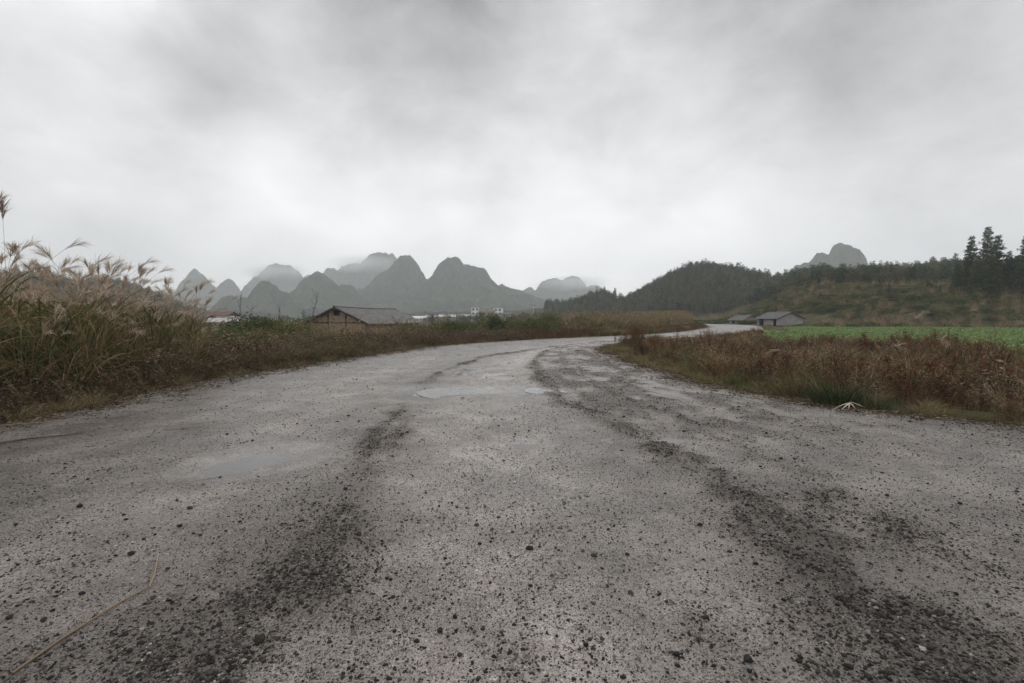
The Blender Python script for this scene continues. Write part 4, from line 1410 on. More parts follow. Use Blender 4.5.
def build_woods():
    protos = []
    for i, (h, r) in enumerate(((8.5, 1.7), (7.5, 1.9), (9.5, 1.6))):
        g, tr = conifer_geo(h, r, 14, 7, 8, .75)
        g.add(np.concatenate(tr.V), np.concatenate(tr.Q), .0)
        protos.append(proto('wood_conifer_%s' % 'abc'[i], g, M['woodleaf']))
    for i in range(3):
        g, tr = broadleaf_geo(6.5 + i * .6, 2.4, 330, .62)
        g.add(np.concatenate(tr.V), np.concatenate(tr.Q), .0)
        protos.append(proto('wood_tree_%s' % 'abc'[i], g, M['woodleaf']))

    def wood(name, n, xr, yr, cond, label, smin=.75, smax=1.15, con=.6):
        x = rng.uniform(*xr, n); y = rng.uniform(*yr, n)
        z = ground_z(x, y); px = 512 + x / y * F_PX
        k = cond(x, y, z, px)
        x, y = x[k], y[k]
        idx = np.where(rng.uniform(0, 1, len(x)) < con, rng.integers(0, 3, len(x)), rng.integers(3, 6, len(x)))
        ps = [bpy.data.objects.new(p.name, p.data) for p in protos]
        s = rng.uniform(smin, smax, len(x))
        print(label, len(x))
        scatter(name, ps, pts_on(x, y, .2), rng.uniform(0, 6.28, len(x)), s, label, 'wood', idx=idx)
    def row(y, z): return HOR - (z - CAM_H) / y * F_PX
    lim = lambda px: np.interp(px, [628, 700, 740, 800, 850, 900, 950, 1024], [318, 316, 313, 307, 299, 293, 289, 285])
    wood('forest', 13000, (50, 260), (195, 460), lambda x, y, z, px: (px > 628) & (px < 830) & (row(y, z) < lim(px) + 3 * fbm(x * .03, y * .03, 2, 5)), 'dense dark wood covering the rounded hill behind the huts', .7, 1.1)
    wood('forest', 2500, (-10, 130), (300, 460), lambda x, y, z, px: (px > 545) & (px < 640) & (z > 0.5), 'dark wood on the small hill behind the bend', .7, 1.1, .8)
    wood('forest', 12000, (90, 420), (130, 330), lambda x, y, z, px: (px > 760) & (px < 1120) & (row(y, z) < lim(px) + 4 * fbm(x * .04, y * .04, 2, 6)), 'dark wood along the top of the right hillside', .42, .75, .55)
    wood('forest', 5000, (-560, -60), (270, 520), lambda x, y, z, px: (px > -80) & (px < 330) & (z > 1), 'dark wood on the low hill behind the reeds', .8, 1.2, .5)
    wood('undergrowth', 2600, (55, 330), (92, 260), lambda x, y, z, px: (px > 700) & (px < 1120) & (row(y, z) < 320) & (fbm(x * .045, y * .07, 3, 88) > .02) & (road_d(x, y) > 9) & ~((px > 725) & (px < 815) & (y < 135)), 'dark green thickets layered over the right hillside', .14, .34, .25)
    # trees round the village on the low ground
    wood('forest', 1500, (-330, 60), (170, 420), lambda x, y, z, px: (px > 130) & (px < 560) & (z < 3) & (fbm(x * .03, y * .03, 3, 15) > .08), 'scattered dark trees on the plain before the peaks', .45, .8, .2)


build_woods()


# bare saplings above the mound
def sapling(px, dist, top, lean, azd, label, branches=7, z0=None):
    x, y = at_px(px, dist); z = float(ground_z(np.array([x]), np.array([y]))[0])
    h = hgt(top, dist) - z
    P, _ = stem_path(h / math.cos(lean), azd, lean, 0.05, 8)
    g = Geo().tube(P, np.linspace(.028, .008, 8), 5, .5)
    o = empty('bare_sapling', (x, y, z - .05))
    link('trunk', g.mesh('sapling_trunk', M['bark']), o)
    for k in range(branches):
        u = rng.uniform(.5, .97)
        b0 = np.array([np.interp(u, np.linspace(0, 1, 8), P[:, j]) for j in range(3)])
        Q, _ = stem_path(h * rng.uniform(.10, .22), rng.uniform(0, 6.28), rng.uniform(.3, .9), -.3, 5, b0)
        link('branch', Geo().tube(Q, np.linspace(.012, .004, 5), 4, .5).mesh('sapling_branch', M['bark']), o)
    return tag(o, label, 'tree')


sapling(305, 27, 291, .22, 0.2, 'leaning bare sapling with forked top beside the barn roof', 9)
sapling(239, 26, 294, .02, 0, 'bare upright sapling above the mound, taller and left of the other', 5)
sapling(252, 27, 307, .03, 2, 'short bare sapling above the shrub mound', 5)
sapling(277, 28, 304, .05, 1, 'thin bare sapling on the mound, next left of the leaning one', 5)


# single reeds and tufts on the right verge
def build_right_plants():
    o = empty('grass_tuft'); x, y = gnd(846, 409); x += 0.05; y += .35
    link('blades', tuft_geo(420, .62, .30, (0, .42), (.006, .012)).mesh('tuft_blades', M['green']), o)
    o.location = (x, y, -.08); tag(o, 'dark green grass tuft at the road edge behind the pale dead leaf', 'grass tuft')
    o = empty('grass_tuft'); x, y = gnd(892, 412); y += .35
    link('blades', tuft_geo(200, .5, .2, (0, .5), (.005, .01)).mesh('tuft_blades', M['green']), o)
    o.location = (x, y, -.08); tag(o, 'smaller green grass tuft right of the big dark tuft', 'grass tuft')
    for px, py, h in ((712, 384, .5), (660, 366, .45), (775, 392, .35)):
        o = empty('grass_tuft'); x, y = gnd(px, py); y += .5
        link('blades', tuft_geo(130, h, .18, (.1, .7), (.005, .009)).mesh('tuft_blades', M['reed']), o)
        o.location = (x + .2, y, -.1); tag(o, 'thin olive grass tuft among the red-brown weeds', 'grass tuft', 'olive tufts in the right verge')
    # pale dead leaf fan
    x, y = gnd(850, 413)
    g = Geo()
    az = np.radians([-168, -150, -128, -105, -62, -40, -15, 200])
    n = len(az)
    g.add(*ribbons(np.tile([[0, 0, .17]], (n, 1)) + rng.normal(0, .006, (n, 3)), az, [.38, .30, .24, .21, .17, .22, .10, .13], .034, 1.75, .35, 6, rng.uniform(.55, .85, n), twist=0.0))
    me = g.mesh('dry_leaf', M['straw']); o = link('dry_leaf', me); o.location = (x, y, .0)
    tag(o, 'pale fanned dead leaf lying at the road edge before the dark green tuft', 'dead leaf')
    # arching seed heads over the verge: base px, tip px, tip row, distance
    for i, (bx, dist, top, az, lab) in enumerate([
            (812, 9.5, 350, 2.6, 'short pale reed arching left over the weeds by the dark tuft'),
            (870, 9.2, 345, 0.25, 'pale reed arching right above the dark green tuft'),
            (905, 9.0, 338, 0.2, 'long pale reed bending right across the weeds'),
            (872, 14.0, 313, 0.1, 'plumed reed left of the pair that stands up against the green crop'),
            (930, 12.5, 309, 0.15, 'tall arching reed whose plume crosses the green crop'),
            (985, 12.0, 311, 2.9, 'arching reed near the right edge with its plume bent left'),
            (1003, 11.0, 322, 0.3, 'reed at the right edge with its plume level with the crop')]):
        x, y = at_px(bx, dist); z = float(ground_z(np.array([x]), np.array([y]))[0])
        L = (hgt(top, dist) - z) * 1.12
        o = empty('reed_stalk', (x, y, z - .03))
        P, th = stem_path(L, az, .16, 1.25, 12)
        P[:, 2] *= (hgt(top, dist) - z) / P[:, 2].max()
        st = link('stem', Geo().tube(P, np.linspace(.0042, .002, 12), 4, .9).mesh('reed_stem', M['reed']), o)
        link('plume', plume_geo(P[-1], az, th, .34, 60).mesh('reed_plume', M['plume']), st)
        m = 7
        k = rng.integers(1, 7, m)
        link('leaves', Geo().add(*ribbons(P[k], rng.uniform(0, 6.28, m), rng.uniform(.4, .7, m), .012, .5, 1.4, 6, rng.uniform(.3, .9, m))).mesh('reed_leaves', M['reed']), o)
        tag(o, lab, 'reed')
    for px, dist, h, n_, lab in ((636, 23.3, 1.25, 60, 'red-brown dead shrub on the inside corner of the bend'), (626, 24.5, .7, 26, 'small red-brown dead shrub nearest the inner tip of the bend'),
                             (706, 30, 1.15, 36, 'red-brown dead shrub standing against the far stretch of road')):
        x, y = at_px(px, dist); g = Geo()
        for k in range(n_):
            w = weed_geo(h * rng.uniform(.6, 1.1), 9, 30, .035, .3)
            g.add(np.concatenate(w.V) + np.array([rng.normal(0, .28), rng.normal(0, .25), 0]), np.concatenate(w.Q), np.concatenate(w.T))
        o = link('dead_shrub', g.mesh('dead_shrub', M['weed'])); o.location = (x, y, float(ground_z(np.array([x]), np.array([y]))[0]) - .02); tag(o, lab, 'dead shrub')
    for i in range(14):
        x, y = 0, 0
        while not (1.0 < road_d(np.array([x]), np.array([y]))[0] < 9 and x > float(right_x(y)) and x / max(y, 1) < 1.05): x, y = rng.uniform(4, 22), rng.uniform(7.5, 24)
        g = weed_geo(rng.uniform(1.0, 1.35), 12, 60, .035, rng.uniform(.05, .5))
        o = link('dead_stalk', g.mesh('tall_dead_stalk', M['weed'])); o.location = (x, y, float(ground_z(np.array([x]), np.array([y]))[0]) - .02)
        tag(o, 'tall thin dead weed stalk rising above the red-brown right verge', 'dead stalk', 'dead stalks in the right verge')
    # branching dead stalk near right edge
    for px, dist, top, lab in ((968, 8.8, 340, 'dark branching dead weed stalk at the right edge of the verge'), (735, 12.5, 342, 'lone dark weed stalk rising over the middle of the right verge'),
                               (995, 9.5, 330, 'tall dark dead stalk close to the right edge of the photo')):
        x, y = at_px(px, dist); z = float(ground_z(np.array([x]), np.array([y]))[0])
        g = weed_geo(hgt(top, dist) - z, 9, 50, .03, .05)
        o = link('dead_stalk', g.mesh('dead_stalk', M['weed'])); o.location = (x, y, z); tag(o, lab, 'dead stalk')


build_right_plants()


# ---- litter on the road
def lay(px, py, lift=.01):
    g = gnd(px, py); return np.array([g[0], g[1], float(road_z(g[0:1], g[1:2])[0]) + lift])


def densify(P, n=24):
    P = np.array(P); d = np.r_[0, np.cumsum(np.linalg.norm(np.diff(P, axis=0), axis=1))]
    t = np.linspace(0, d[-1], n)
    Q = np.stack([np.interp(t, d, P[:, j]) for j in range(3)], -1)
    return Q


def build_litter():
    g = Geo()
    P = densify([lay(12, 678, .008), lay(60, 644, .008), lay(120, 605, .009), lay(149, 590, .012), lay(154, 574, .03), lay(158, 561, .012)], 30)
    g.tube(P, np.linspace(.0058, .004, 30), 6, .2)
    g.tube(densify([lay(148, 590, .015), lay(153, 577, .02), lay(157, 560, .03)], 8) + np.array([.008, .003, 0]), .0022, 5, .7)
    st = link('reed_stalk', g.mesh('fallen_stalk', M['straw']))
    tag(st, 'long broken reed stalk lying on the gravel at the lower left', 'stalk')
    lf = Geo(); lf.add(*ribbons([lay(148, 583, .012)], [math.radians(230)], [.12], .010, 1.45, .15, 6, .2, twist=0))
    link('leaf', lf.mesh('stalk_leaf', M['straw']), st)
    g = Geo().tube(densify([lay(-10, 446, .02), lay(30, 440, .02), (lay(83, 434, .015))], 12), np.linspace(.012, .006, 12), 6, .0)
    tag(link('twig', g.mesh('twig', M['bark'])), 'dark straight twig lying near the left edge below the reeds', 'twig')
    g = Geo().tube(densify([lay(-5, 428, .02), lay(40, 425, .03), lay(78, 421, .02)], 12), np.linspace(.008, .004, 12), 6, .5)
    tag(link('reed_stalk', g.mesh('pale_stalk', M['straw'])), 'pale straight stalk lying along the foot of the left reeds', 'stalk')
    g = Geo(); g.add(*ribbons([lay(162, 431, .02), lay(165, 430, .02)], [math.radians(38), math.radians(30)], [.75, .5], .05, 1.50, .08, 6, [.1, .3], twist=0))
    tag(link('dry_leaf', g.mesh('brown_leaf', M['straw'])), 'long brown dead leaf on the gravel near the left reeds', 'dead leaf')
    g = Geo(); g.add(*ribbons([lay(140, 612, .012)], [math.radians(20)], [.05], .02, 1.35, .3, 5, .2, twist=0))
    tag(link('dry_leaf', g.mesh('brown_leaf_small', M['straw'])), 'tiny brown leaf beside the broken reed stalk', 'dead leaf')
    g = Geo(); g.add(*ribbons([lay(84, 606, .012)], [math.radians(170)], [.06], .018, 1.35, .3, 5, .0, twist=0))
    tag(link('dry_leaf', g.mesh('dark_leaf_small', M['straw'])), 'tiny dark curled leaf left of the broken reed stalk', 'dead leaf')
    # white leaf scraps here and there
    for i, (px, py) in enumerate([(117, 507), (258, 579), (142, 665), (770, 590), (600, 600), (470, 560), (530, 640), (665, 600)]):
        o = link('pale_pebble', rock_mesh(700 + i, M['palestone'], 1)); p = lay(px, py, .003); s = .014 * (1 + .05 * p[1])
        o.location = p; o.scale = (s, s * .7, s * .5); o.rotation_euler = (0, 0, i * 1.1)
        tag(o, 'tiny whitish pebble among the grey gravel of the road', 'pebble', 'whitish pebbles on the road')


def build_edge_litter():
    g = Geo(); n = 30
    P = np.stack([rng.normal(0, .14, n), rng.normal(0, .14, n), rng.uniform(.004, .015, n)], -1)
    D = unit(n); D[:, 2] *= .15
    g.add(*cards(P, D, rng.uniform(.03, .09, n), rng.uniform(.008, .022, n), rng.beta(1, 1.1, n)))
    pr = [proto('leaf_litter', g, M['dock'])]
    n = 1500
    y = rng.uniform(5, 30, n) ** 1.0; side = rng.uniform(0, 1, n) < .5
    x = np.where(side, left_x(y) + np.abs(rng.normal(0, .5, n)), right_x(y) - np.abs(rng.normal(0, .4, n)))
    scatter('litter', pr, np.stack([x, y, road_z(x, y)], -1), rng.uniform(0, 6.28, n), rng.uniform(.5, 1.2, n), 'dead leaf litter blown along both edges of the road', 'litter')


build_edge_litter()
M['palestone'] = stone_mat('pale_stone', [(0.0, (0.42, 0.40, 0.37)), (1.0, (0.6, 0.58, 0.55))])
build_litter()


# ------------------------------------------------------------------ buildings
def tiled_slope(p0, p1, p2, p3, pitch=.22, amp=.028, rows=18, sag=.05, thick=.05, mat=None, T=.5):
    """a roof plane from ridge p0-p1 to eave p3-p2 with real corrugation and an uneven edge"""
    p0, p1, p2, p3 = [np.array(p, float) for p in (p0, p1, p2, p3)]
    L = np.linalg.norm(p1 - p0); n = max(8, int(L / pitch) * 6)
    u = np.linspace(0, 1, n); v = np.linspace(0, 1, rows)
    U, W = np.meshgrid(u, v, indexing='ij')
    nrm = np.cross(p1 - p0, p3 - p0); nrm /= np.linalg.norm(nrm)
    if nrm[2] < 0: nrm = -nrm
    P = (p0[None, None] * ((1 - U) * (1 - W))[..., None] + p1 * (U * (1 - W))[..., None] + p2 * (U * W)[..., None] + p3 * ((1 - U) * W)[..., None])
    ph = U * L / pitch * 2 * math.pi
    hh = amp * np.abs(np.sin(ph / 2)) * 1.6 + .012 * ((W * rows) % 3) / 3 - sag * np.sin(U * math.pi) * (1 - .3 * W) + .02 * fbm(U * L * 2, W * 9, 3, 7)
    P = P + nrm * hh[..., None]
    P[:, -1] += (p3 - p0) / np.linalg.norm(p3 - p0) * (.05 * fbm(u * L * 6, u * 0, 2, 4))[:, None]
    top = P.reshape(-1, 3); bot = (P - nrm * thick - nrm * 0.0).reshape(-1, 3)
    q = grid_quads(n, rows)
    g = Geo(); g.add(top, q, .5); g.add(bot, q[:, ::-1], .5)
    # edges
    def rim(idx):
        m = len(idx); V = np.concatenate([top[idx], bot[idx]]); k = np.arange(m - 1)
        g.add(V, np.stack([k, k + 1, k + 1 + m, k + m], -1), .5)
    ids = np.arange(n * rows).reshape(n, rows)
    for r in (ids[0], ids[-1], ids[:, 0], ids[:, -1]): rim(r)
    return g


def tile_mat():
    m, nt, b = new_mat('old_clay_tiles')
    tc = N(nt, 'ShaderNodeTexCoord')
    n1 = N(nt, 'ShaderNodeTexNoise', Scale=.9, Detail=5); n2 = N(nt, 'ShaderNodeTexNoise', Scale=9, Detail=5, Roughness=.7)
    v = N(nt, 'ShaderNodeTexVoronoi', Scale=4.5)
    for n in (n1, n2, v): nt.links.new(tc.outputs['Object'], n.inputs['Vector'])
    sp = N(nt, 'ShaderNodeSeparateColor'); nt.links.new(v.outputs['Color'], sp.inputs[0])
    f = math_n(nt, 'ADD', math_n(nt, 'MULTIPLY', n1.outputs['Fac'], .4), math_n(nt, 'ADD', math_n(nt, 'MULTIPLY', n2.outputs['Fac'], .35), math_n(nt, 'MULTIPLY', sp.outputs[0], .25)))
    c = ramp(nt, f, [(.32, (.018, .017, .017)), (.5, (.048, .045, .044)), (.62, (.085, .078, .074)), (.75, (.15, .135, .125))])
    nt.links.new(c, b.inputs['Base Color']); b.inputs['Roughness'].default_value = .6
    return m


M['tile'] = tile_mat()


def brick_mat(name, a, b_, mortar, scale=4.0):
    m, nt, b = new_mat(name)
    tc = N(nt, 'ShaderNodeTexCoord'); mp = N(nt, 'ShaderNodeMapping'); mp.inputs['Rotation'].default_value = (R(90), 0, 0)
    nt.links.new(tc.outputs['Object'], mp.inputs[0])
    br = N(nt, 'ShaderNodeTexBrick', Scale=scale); br.inputs['Color1'].default_value = (*a, 1); br.inputs['Color2'].default_value = (*b_, 1); br.inputs['Mortar'].default_value = (*mortar, 1)
    nt.links.new(mp.outputs[0], br.inputs['Vector'])
    n = N(nt, 'ShaderNodeTexNoise', Scale=2.2, Detail=6); nt.links.new(tc.outputs['Object'], n.inputs['Vector'])
    vm = N(nt, 'ShaderNodeVectorMath', operation='SCALE'); nt.links.new(br.outputs['Color'], vm.inputs[0]); nt.links.new(math_n(nt, 'ADD', math_n(nt, 'MULTIPLY', n.outputs['Fac'], 1.0), .5), vm.inputs[3])
    nt.links.new(vm.outputs[0], b.inputs['Base Color']); b.inputs['Roughness'].default_value = .9
    return m


M['mudbrick'] = brick_mat('mud_brick', (.22, .16, .125), (.30, .23, .185), (.16, .13, .105), 3.5)


def gable_building(name, loc, rz, W, L, eave, ridge, wall_m, roof_m, label, over=.45, doors=(), windows=(), beams=True, category='hut', group=None, ridge_line=None, tri_mat=None):
    """gable end at local y=0 facing -y, long axis +y; W across"""
    o = empty(name, loc, rz)
    w = W / 2; t = .2
    g = Geo()
    # gable walls as thick pentagons, side walls as boxes with door openings
    for y0, y1 in ((0, t), (L - t, L)):
        pts = [(-w, 0), (w, 0), (w, eave), (0, ridge - .05), (-w, eave)]
        V = [(x, y0, z) for x, z in pts] + [(x, y1, z) for x, z in pts]
        Q = [(0, 1, 2, 4), (2, 3, 4, 4), (9, 7, 6, 5), (9, 8, 7, 7), (0, 5, 6, 1), (1, 6, 7, 2), (2, 7, 8, 3), (3, 8, 9, 4), (4, 9, 5, 0)]
        g.add(V, Q, .5)
    for sx in (-1, 1):
        x0, x1 = sorted((sx * w, sx * (w - t)))
        openings = sorted([d for d in doors if d[0] == sx], key=lambda d: d[1])
        y = t
        for (_, a, b_, hz) in openings:
            if a > y: g.box((x0, y, 0), (x1, a, eave))
            g.box((x0, a, hz), (x1, b_, eave)); y = b_
        g.box((x0, y, 0), (x1, L - t, eave))
    link('wall', g.mesh('wall', wall_m), o)
    for (sx, a, b_, hz) in doors:
        x = sx * (w - t * .75)
        d = link('doorway', Geo().box((min(x, x - sx * .04), a + .002, .02), (max(x, x - sx * .04), b_ - .002, hz - .002)).mesh('doorway', M['dark']), o)
        f = Geo(); xo0, xo1 = sorted((sx * w, sx * (w + .03)))
        f.box((xo0, a - .08, 0), (xo1, a, hz + .08)); f.box((xo0, b_, 0), (xo1, b_ + .08, hz + .08)); f.box((xo0, a, hz), (xo1, b_, hz + .08))
        link('door_frame', f.mesh('door_frame', M['timber']), d)
    for (cx, cz, ww, hh) in windows:
        f = Geo(); f.box((cx - ww / 2 - .06, -.03, cz - hh / 2 - .06), (cx + ww / 2 + .06, -.003, cz + hh / 2 + .06))
        wd = link('window', f.mesh('window', M['timber']), o)
        link('pane', Geo().box((cx - ww / 2, -.045, cz - hh / 2), (cx + ww / 2, -.031, cz + hh / 2)).mesh('pane', M['dark']), wd)
    # roof
    sl = (ridge - eave) / w
    ex = w + over; ez = eave - sl * over + .05; rz_ = ridge + .05
    y0, y1 = -over, L + over
    rf = Geo()
    for sx in (-1, 1):
        q = tiled_slope((0, y0, rz_), (0, y1, rz_), (sx * ex, y1, ez), (sx * ex, y0, ez), mat=roof_m, sag=.06)
        for V, Q, T in zip(q.V, q.Q, q.T): pass
        rf.add(np.concatenate(q.V), np.concatenate(q.Q), .5)
    r = link('roof', rf.mesh('roof', roof_m), o)
    rc = Geo(); yy = np.linspace(y0, y1, 40); rc.tube(np.stack([0 * yy, yy, rz_ + .03 - .06 * np.sin((yy - y0) / (y1 - y0) * math.pi) + .012 * np.sin(yy * 9)], -1), .09, 8, .5)
    link('ridge_cap', rc.mesh('ridge_cap', roof_m), r)
    if beams:
        bm = Geo()
        for sx in (-1, 1):
            P0 = np.array([0, -over + .06, rz_ - .13]); P1 = np.array([sx * ex, -over + .06, ez - .13])
            bm.tube([P0, P1], .055, 4, .5)
            bm.tube([(sx * (w - .05), -over, eave - .02), (sx * (w - .05), -.02, eave - .02)], .06, 4)
        bm.tube([(0, -over, ridge - .12), (0, -.02, ridge - .12)], .07, 4)
        link('rafter', bm.mesh('rafters', M['timber']), o)
    return tag(o, label, category, group)


def build_barn():
    a = np.array([xat(337, 45), 45.0]); b = np.array([xat(394, 57.0), 57.0])
    dirv = b - a; L = np.linalg.norm(dirv)
    rz = math.atan2(dirv[1], dirv[0]) - math.pi / 2
    z0 = -1.75
    ridge = hgt(307.5, 45) - z0; eave = ridge - 1.35
    o = gable_building('tiled_barn', (a[0], a[1], z0), rz, 6.0, L, eave, ridge, M['mudbrick'], M['tile'],
                       'mud-brick barn with a long dark tiled roof behind the roadside weeds', over=.5, doors=[(1, 7.5, 9.2, 1.9)], category='barn')
    # timbers laid over the brick gable
    g = Geo()
    w = 3.0
    for x in (-w + .08, -.9, .9, w - .08): g.box((x - .07, -.035, 0), (x + .07, -.004, eave + (w - abs(x)) / w * (ridge - eave) - .25))
    g.box((-w + .16, -.05, eave - .12), (-.97, -.004, eave + .02)); g.box((-.83, -.05, eave - .12), (.83, -.004, eave + .02)); g.box((.97, -.05, eave - .12), (w - .16, -.004, eave + .02))
    link('gable_timber', g.mesh('gable_timber', M['timber']), o)
    p = link('attic_opening', Geo().box((-.32, -.03, ridge - .75), (.32, -.004, ridge - .28)).mesh('attic_opening', M['dark']), o)
    # lean-to roof glimpsed at the far right end
    return o


build_barn()


def build_huts():
    # right pair: gable faces right of the camera, long side with openings faces left
    def hut(px_apex, W, top, base, dist, label, doors, L, rot):
        x, y = at_px(px_apex, dist)
        z = hgt(base, dist)
        return gable_building('farm_hut', (x, y, z), R(rot), W, L, (hgt(top, dist) - z) * .56, hgt(top, dist) - z, M['plaster'], M['greyroof'],
                              label, over=.5, doors=doors, group='grey huts beyond the crop field')
    hut(790.5, 5.4, 312.0, 325.5, 100, 'larger grey tiled hut on the right beside the green crop field', [(-1, 0.6, 1.5, 1.3), (-1, 5.2, 6.8, 1.35)], 7.5, 3)
    hut(751, 3.9, 315.2, 325.0, 122, 'smaller grey tiled hut left of the larger one, by the far road', [(-1, 1.4, 2.8, 1.25), (-1, 4.2, 5.8, 1.3)], 7.0, 3)


build_huts()


def block(name, px0, px1, top, dist, base_z, depth, wall_m, label, roof=None, roof_h=0.0, floors=2, cols=4, rz=0.0, category='building', group=None, roof_m=None, parapet=True):
    x0, x1 = xat(px0, dist), xat(px1, dist)
    W = x1 - x0; H = hgt(top, dist) - base_z
    o = empty(name, ((x0 + x1) / 2, dist, base_z), rz)
    w = W / 2
    wall = Geo().box((-w, 0, 0), (w, depth, H))
    link('wall', wall.mesh('wall', wall_m), o)
    fh = H / floors
    for f in range(floors):
        for c in range(cols):
            cx = -w + (c + .5) * W / cols; cz = f * fh + fh * .55
            ww = min(1.3, W / cols * .5); hh = fh * .45
            wd = link('window', Geo().box((cx - ww / 2 - .08, -.05, cz - hh / 2 - .08), (cx + ww / 2 + .08, -.004, cz + hh / 2 + .08)).mesh('window', M['concrete']), o)
            link('pane', Geo().box((cx - ww / 2, -.07, cz - hh / 2), (cx + ww / 2, -.051, cz + hh / 2)).mesh('pane', M['glass']), wd)
    if roof == 'gable':
        over = .5
        g = Geo()
        pts = [(-over, H - .1), (depth / 2, H + roof_h), (depth + over, H - .1), (depth + over, H - .25), (depth / 2, H + roof_h - .18), (-over, H - .25)]
        # built 2 mm clear of the wall top
        xa, xb = -w - over, w + over
        V = [(xa, y, z + .252) for y, z in pts] + [(xb, y, z + .252) for y, z in pts]
        Q = [(0, 1, 7, 6), (1, 2, 8, 7), (2, 3, 9, 8), (3, 4, 10, 9), (4, 5, 11, 10), (5, 0, 6, 11), (0, 5, 4, 1), (1, 4, 3, 2), (6, 7, 10, 11), (7, 8, 9, 10)]
        g.add(V, Q, .5)
        for xx in (-w + .1, w - .1):
            g.add([(xx, .1, H), (xx, depth - .1, H), (xx, depth / 2, H + roof_h)], [(0, 1, 2, 2)], .5)
        link('roof', g.mesh('roof', roof_m or M['greyroof']), o)
    else:
        g = Geo(); g.box((-w - .15, -.15, H + .003), (w + .15, depth + .15, H + .25))
        link('roof', g.mesh('roof', M['concrete']), o)
    return tag(o, label, category, group)


def build_village():
    zb = -2.1
    # left, over the low field
    block('village_house', 196, 226, 315.8, 150, zb, 8, M['white'], 'white house with a red-brown roof seen left of the shrub mound', 'gable', 1.2, 2, 4, R(8), 'house', 'houses of the village', M['redroof'])
    block('village_house', 178, 203, 320.5, 130, zb, 6, M['plaster'], 'low grey house partly hidden by the right end of the reeds', 'gable', 1.3, 1, 3, R(-10), 'house', 'houses of the village', M['greyroof'])
    block('village_house', 206, 234, 322.5, 120, zb, 5, M['plaster'], 'low shed with a pale grey roof before the white house', 'gable', .9, 1, 3, R(5), 'house', 'houses of the village', M['concrete'])
    block('village_house', 226, 246, 318.8, 170, zb, 7, M['white'], 'small pale house right of the white house, behind the bare saplings', 'gable', .9, 1, 3, R(20), 'house', 'houses of the village', M['greyroof'])
    block('village_house', 60, 92, 302, 150, zb, 9, M['white'], 'white house glimpsed through the plumes of the reeds', 'gable', 1.6, 3, 4, R(12), 'house', 'houses of the village', M['greyroof'])
    block('village_house', 96, 128, 307, 165, zb, 9, M['plaster'], 'grey house behind the reeds, next to the white one there', 'gable', 1.3, 2, 4, R(-5), 'house', 'houses of the village', M['greyroof'])
    block('village_house', 18, 50, 304, 170, zb, 9, M['white'], 'pale house behind the far left reeds', 'gable', 1.5, 2, 4, R(0), 'house', 'houses of the village', M['greyroof'])
    # centre group, far off
    block('apartment_house', 471.5, 479, 307.5, 300, zb, 10, M['white'], 'narrow white tall house at the left of the distant ochre building', None, 0, 4, 2, R(6), 'building')
    block('apartment_house', 480, 494, 312.0, 290, zb, 9, M['ochre'], 'ochre and red-brown building between two white ones in the distance', 'gable', .8, 3, 4, R(0), 'building', None, M['rust'])
    block('apartment_house', 494, 501.5, 308.0, 310, zb, 10, M['white'], 'white house at the right of the distant ochre building', None, 0, 4, 2, R(-5), 'building')
    block('apartment_house', 487, 496, 316.5, 240, zb, 7, M['ochre'], 'small yellow house before the distant ochre building', 'gable', .6, 2, 3, R(4), 'building')
    block('village_house', 439, 455, 317.0, 250, zb, 8, M['plaster'], 'low pale house left of the distant ochre building', 'gable', 1.0, 1, 5, R(5), 'house', 'houses of the village', M['concrete'])
    block('village_house', 424, 434, 318.0, 260, zb, 8, M['plaster'], 'tiny pale house right of the barn roof', 'gable', 1.0, 1, 3, R(-5), 'house', 'houses of the village', M['concrete'])
    block('village_house', 503, 511, 314.5, 270, zb, 8, M['plaster'], 'small grey house right of the distant white buildings', 'gable', .8, 2, 3, R(5), 'house', 'houses of the village', M['greyroof'])
    x, y = at_px(533.5, 200)
    z = float(ground_z(np.array([x]), np.array([y]))[0])
    o = empty('utility_pole', (x, y, z))
    H = hgt(303.5, 200) - z
    link('pole', Geo().tube([(0, 0, -.3), (0, 0, H)], [.2, .12], 8, .5).mesh('pole', M['concrete']), o)
    link('crossarm', Geo().box((-.9, -.14, H - .8), (.9, -.125, H - .65)).mesh('crossarm', M['timber']), o)
    tag(o, 'pale utility pole standing far off behind the bend', 'pole')


build_village()


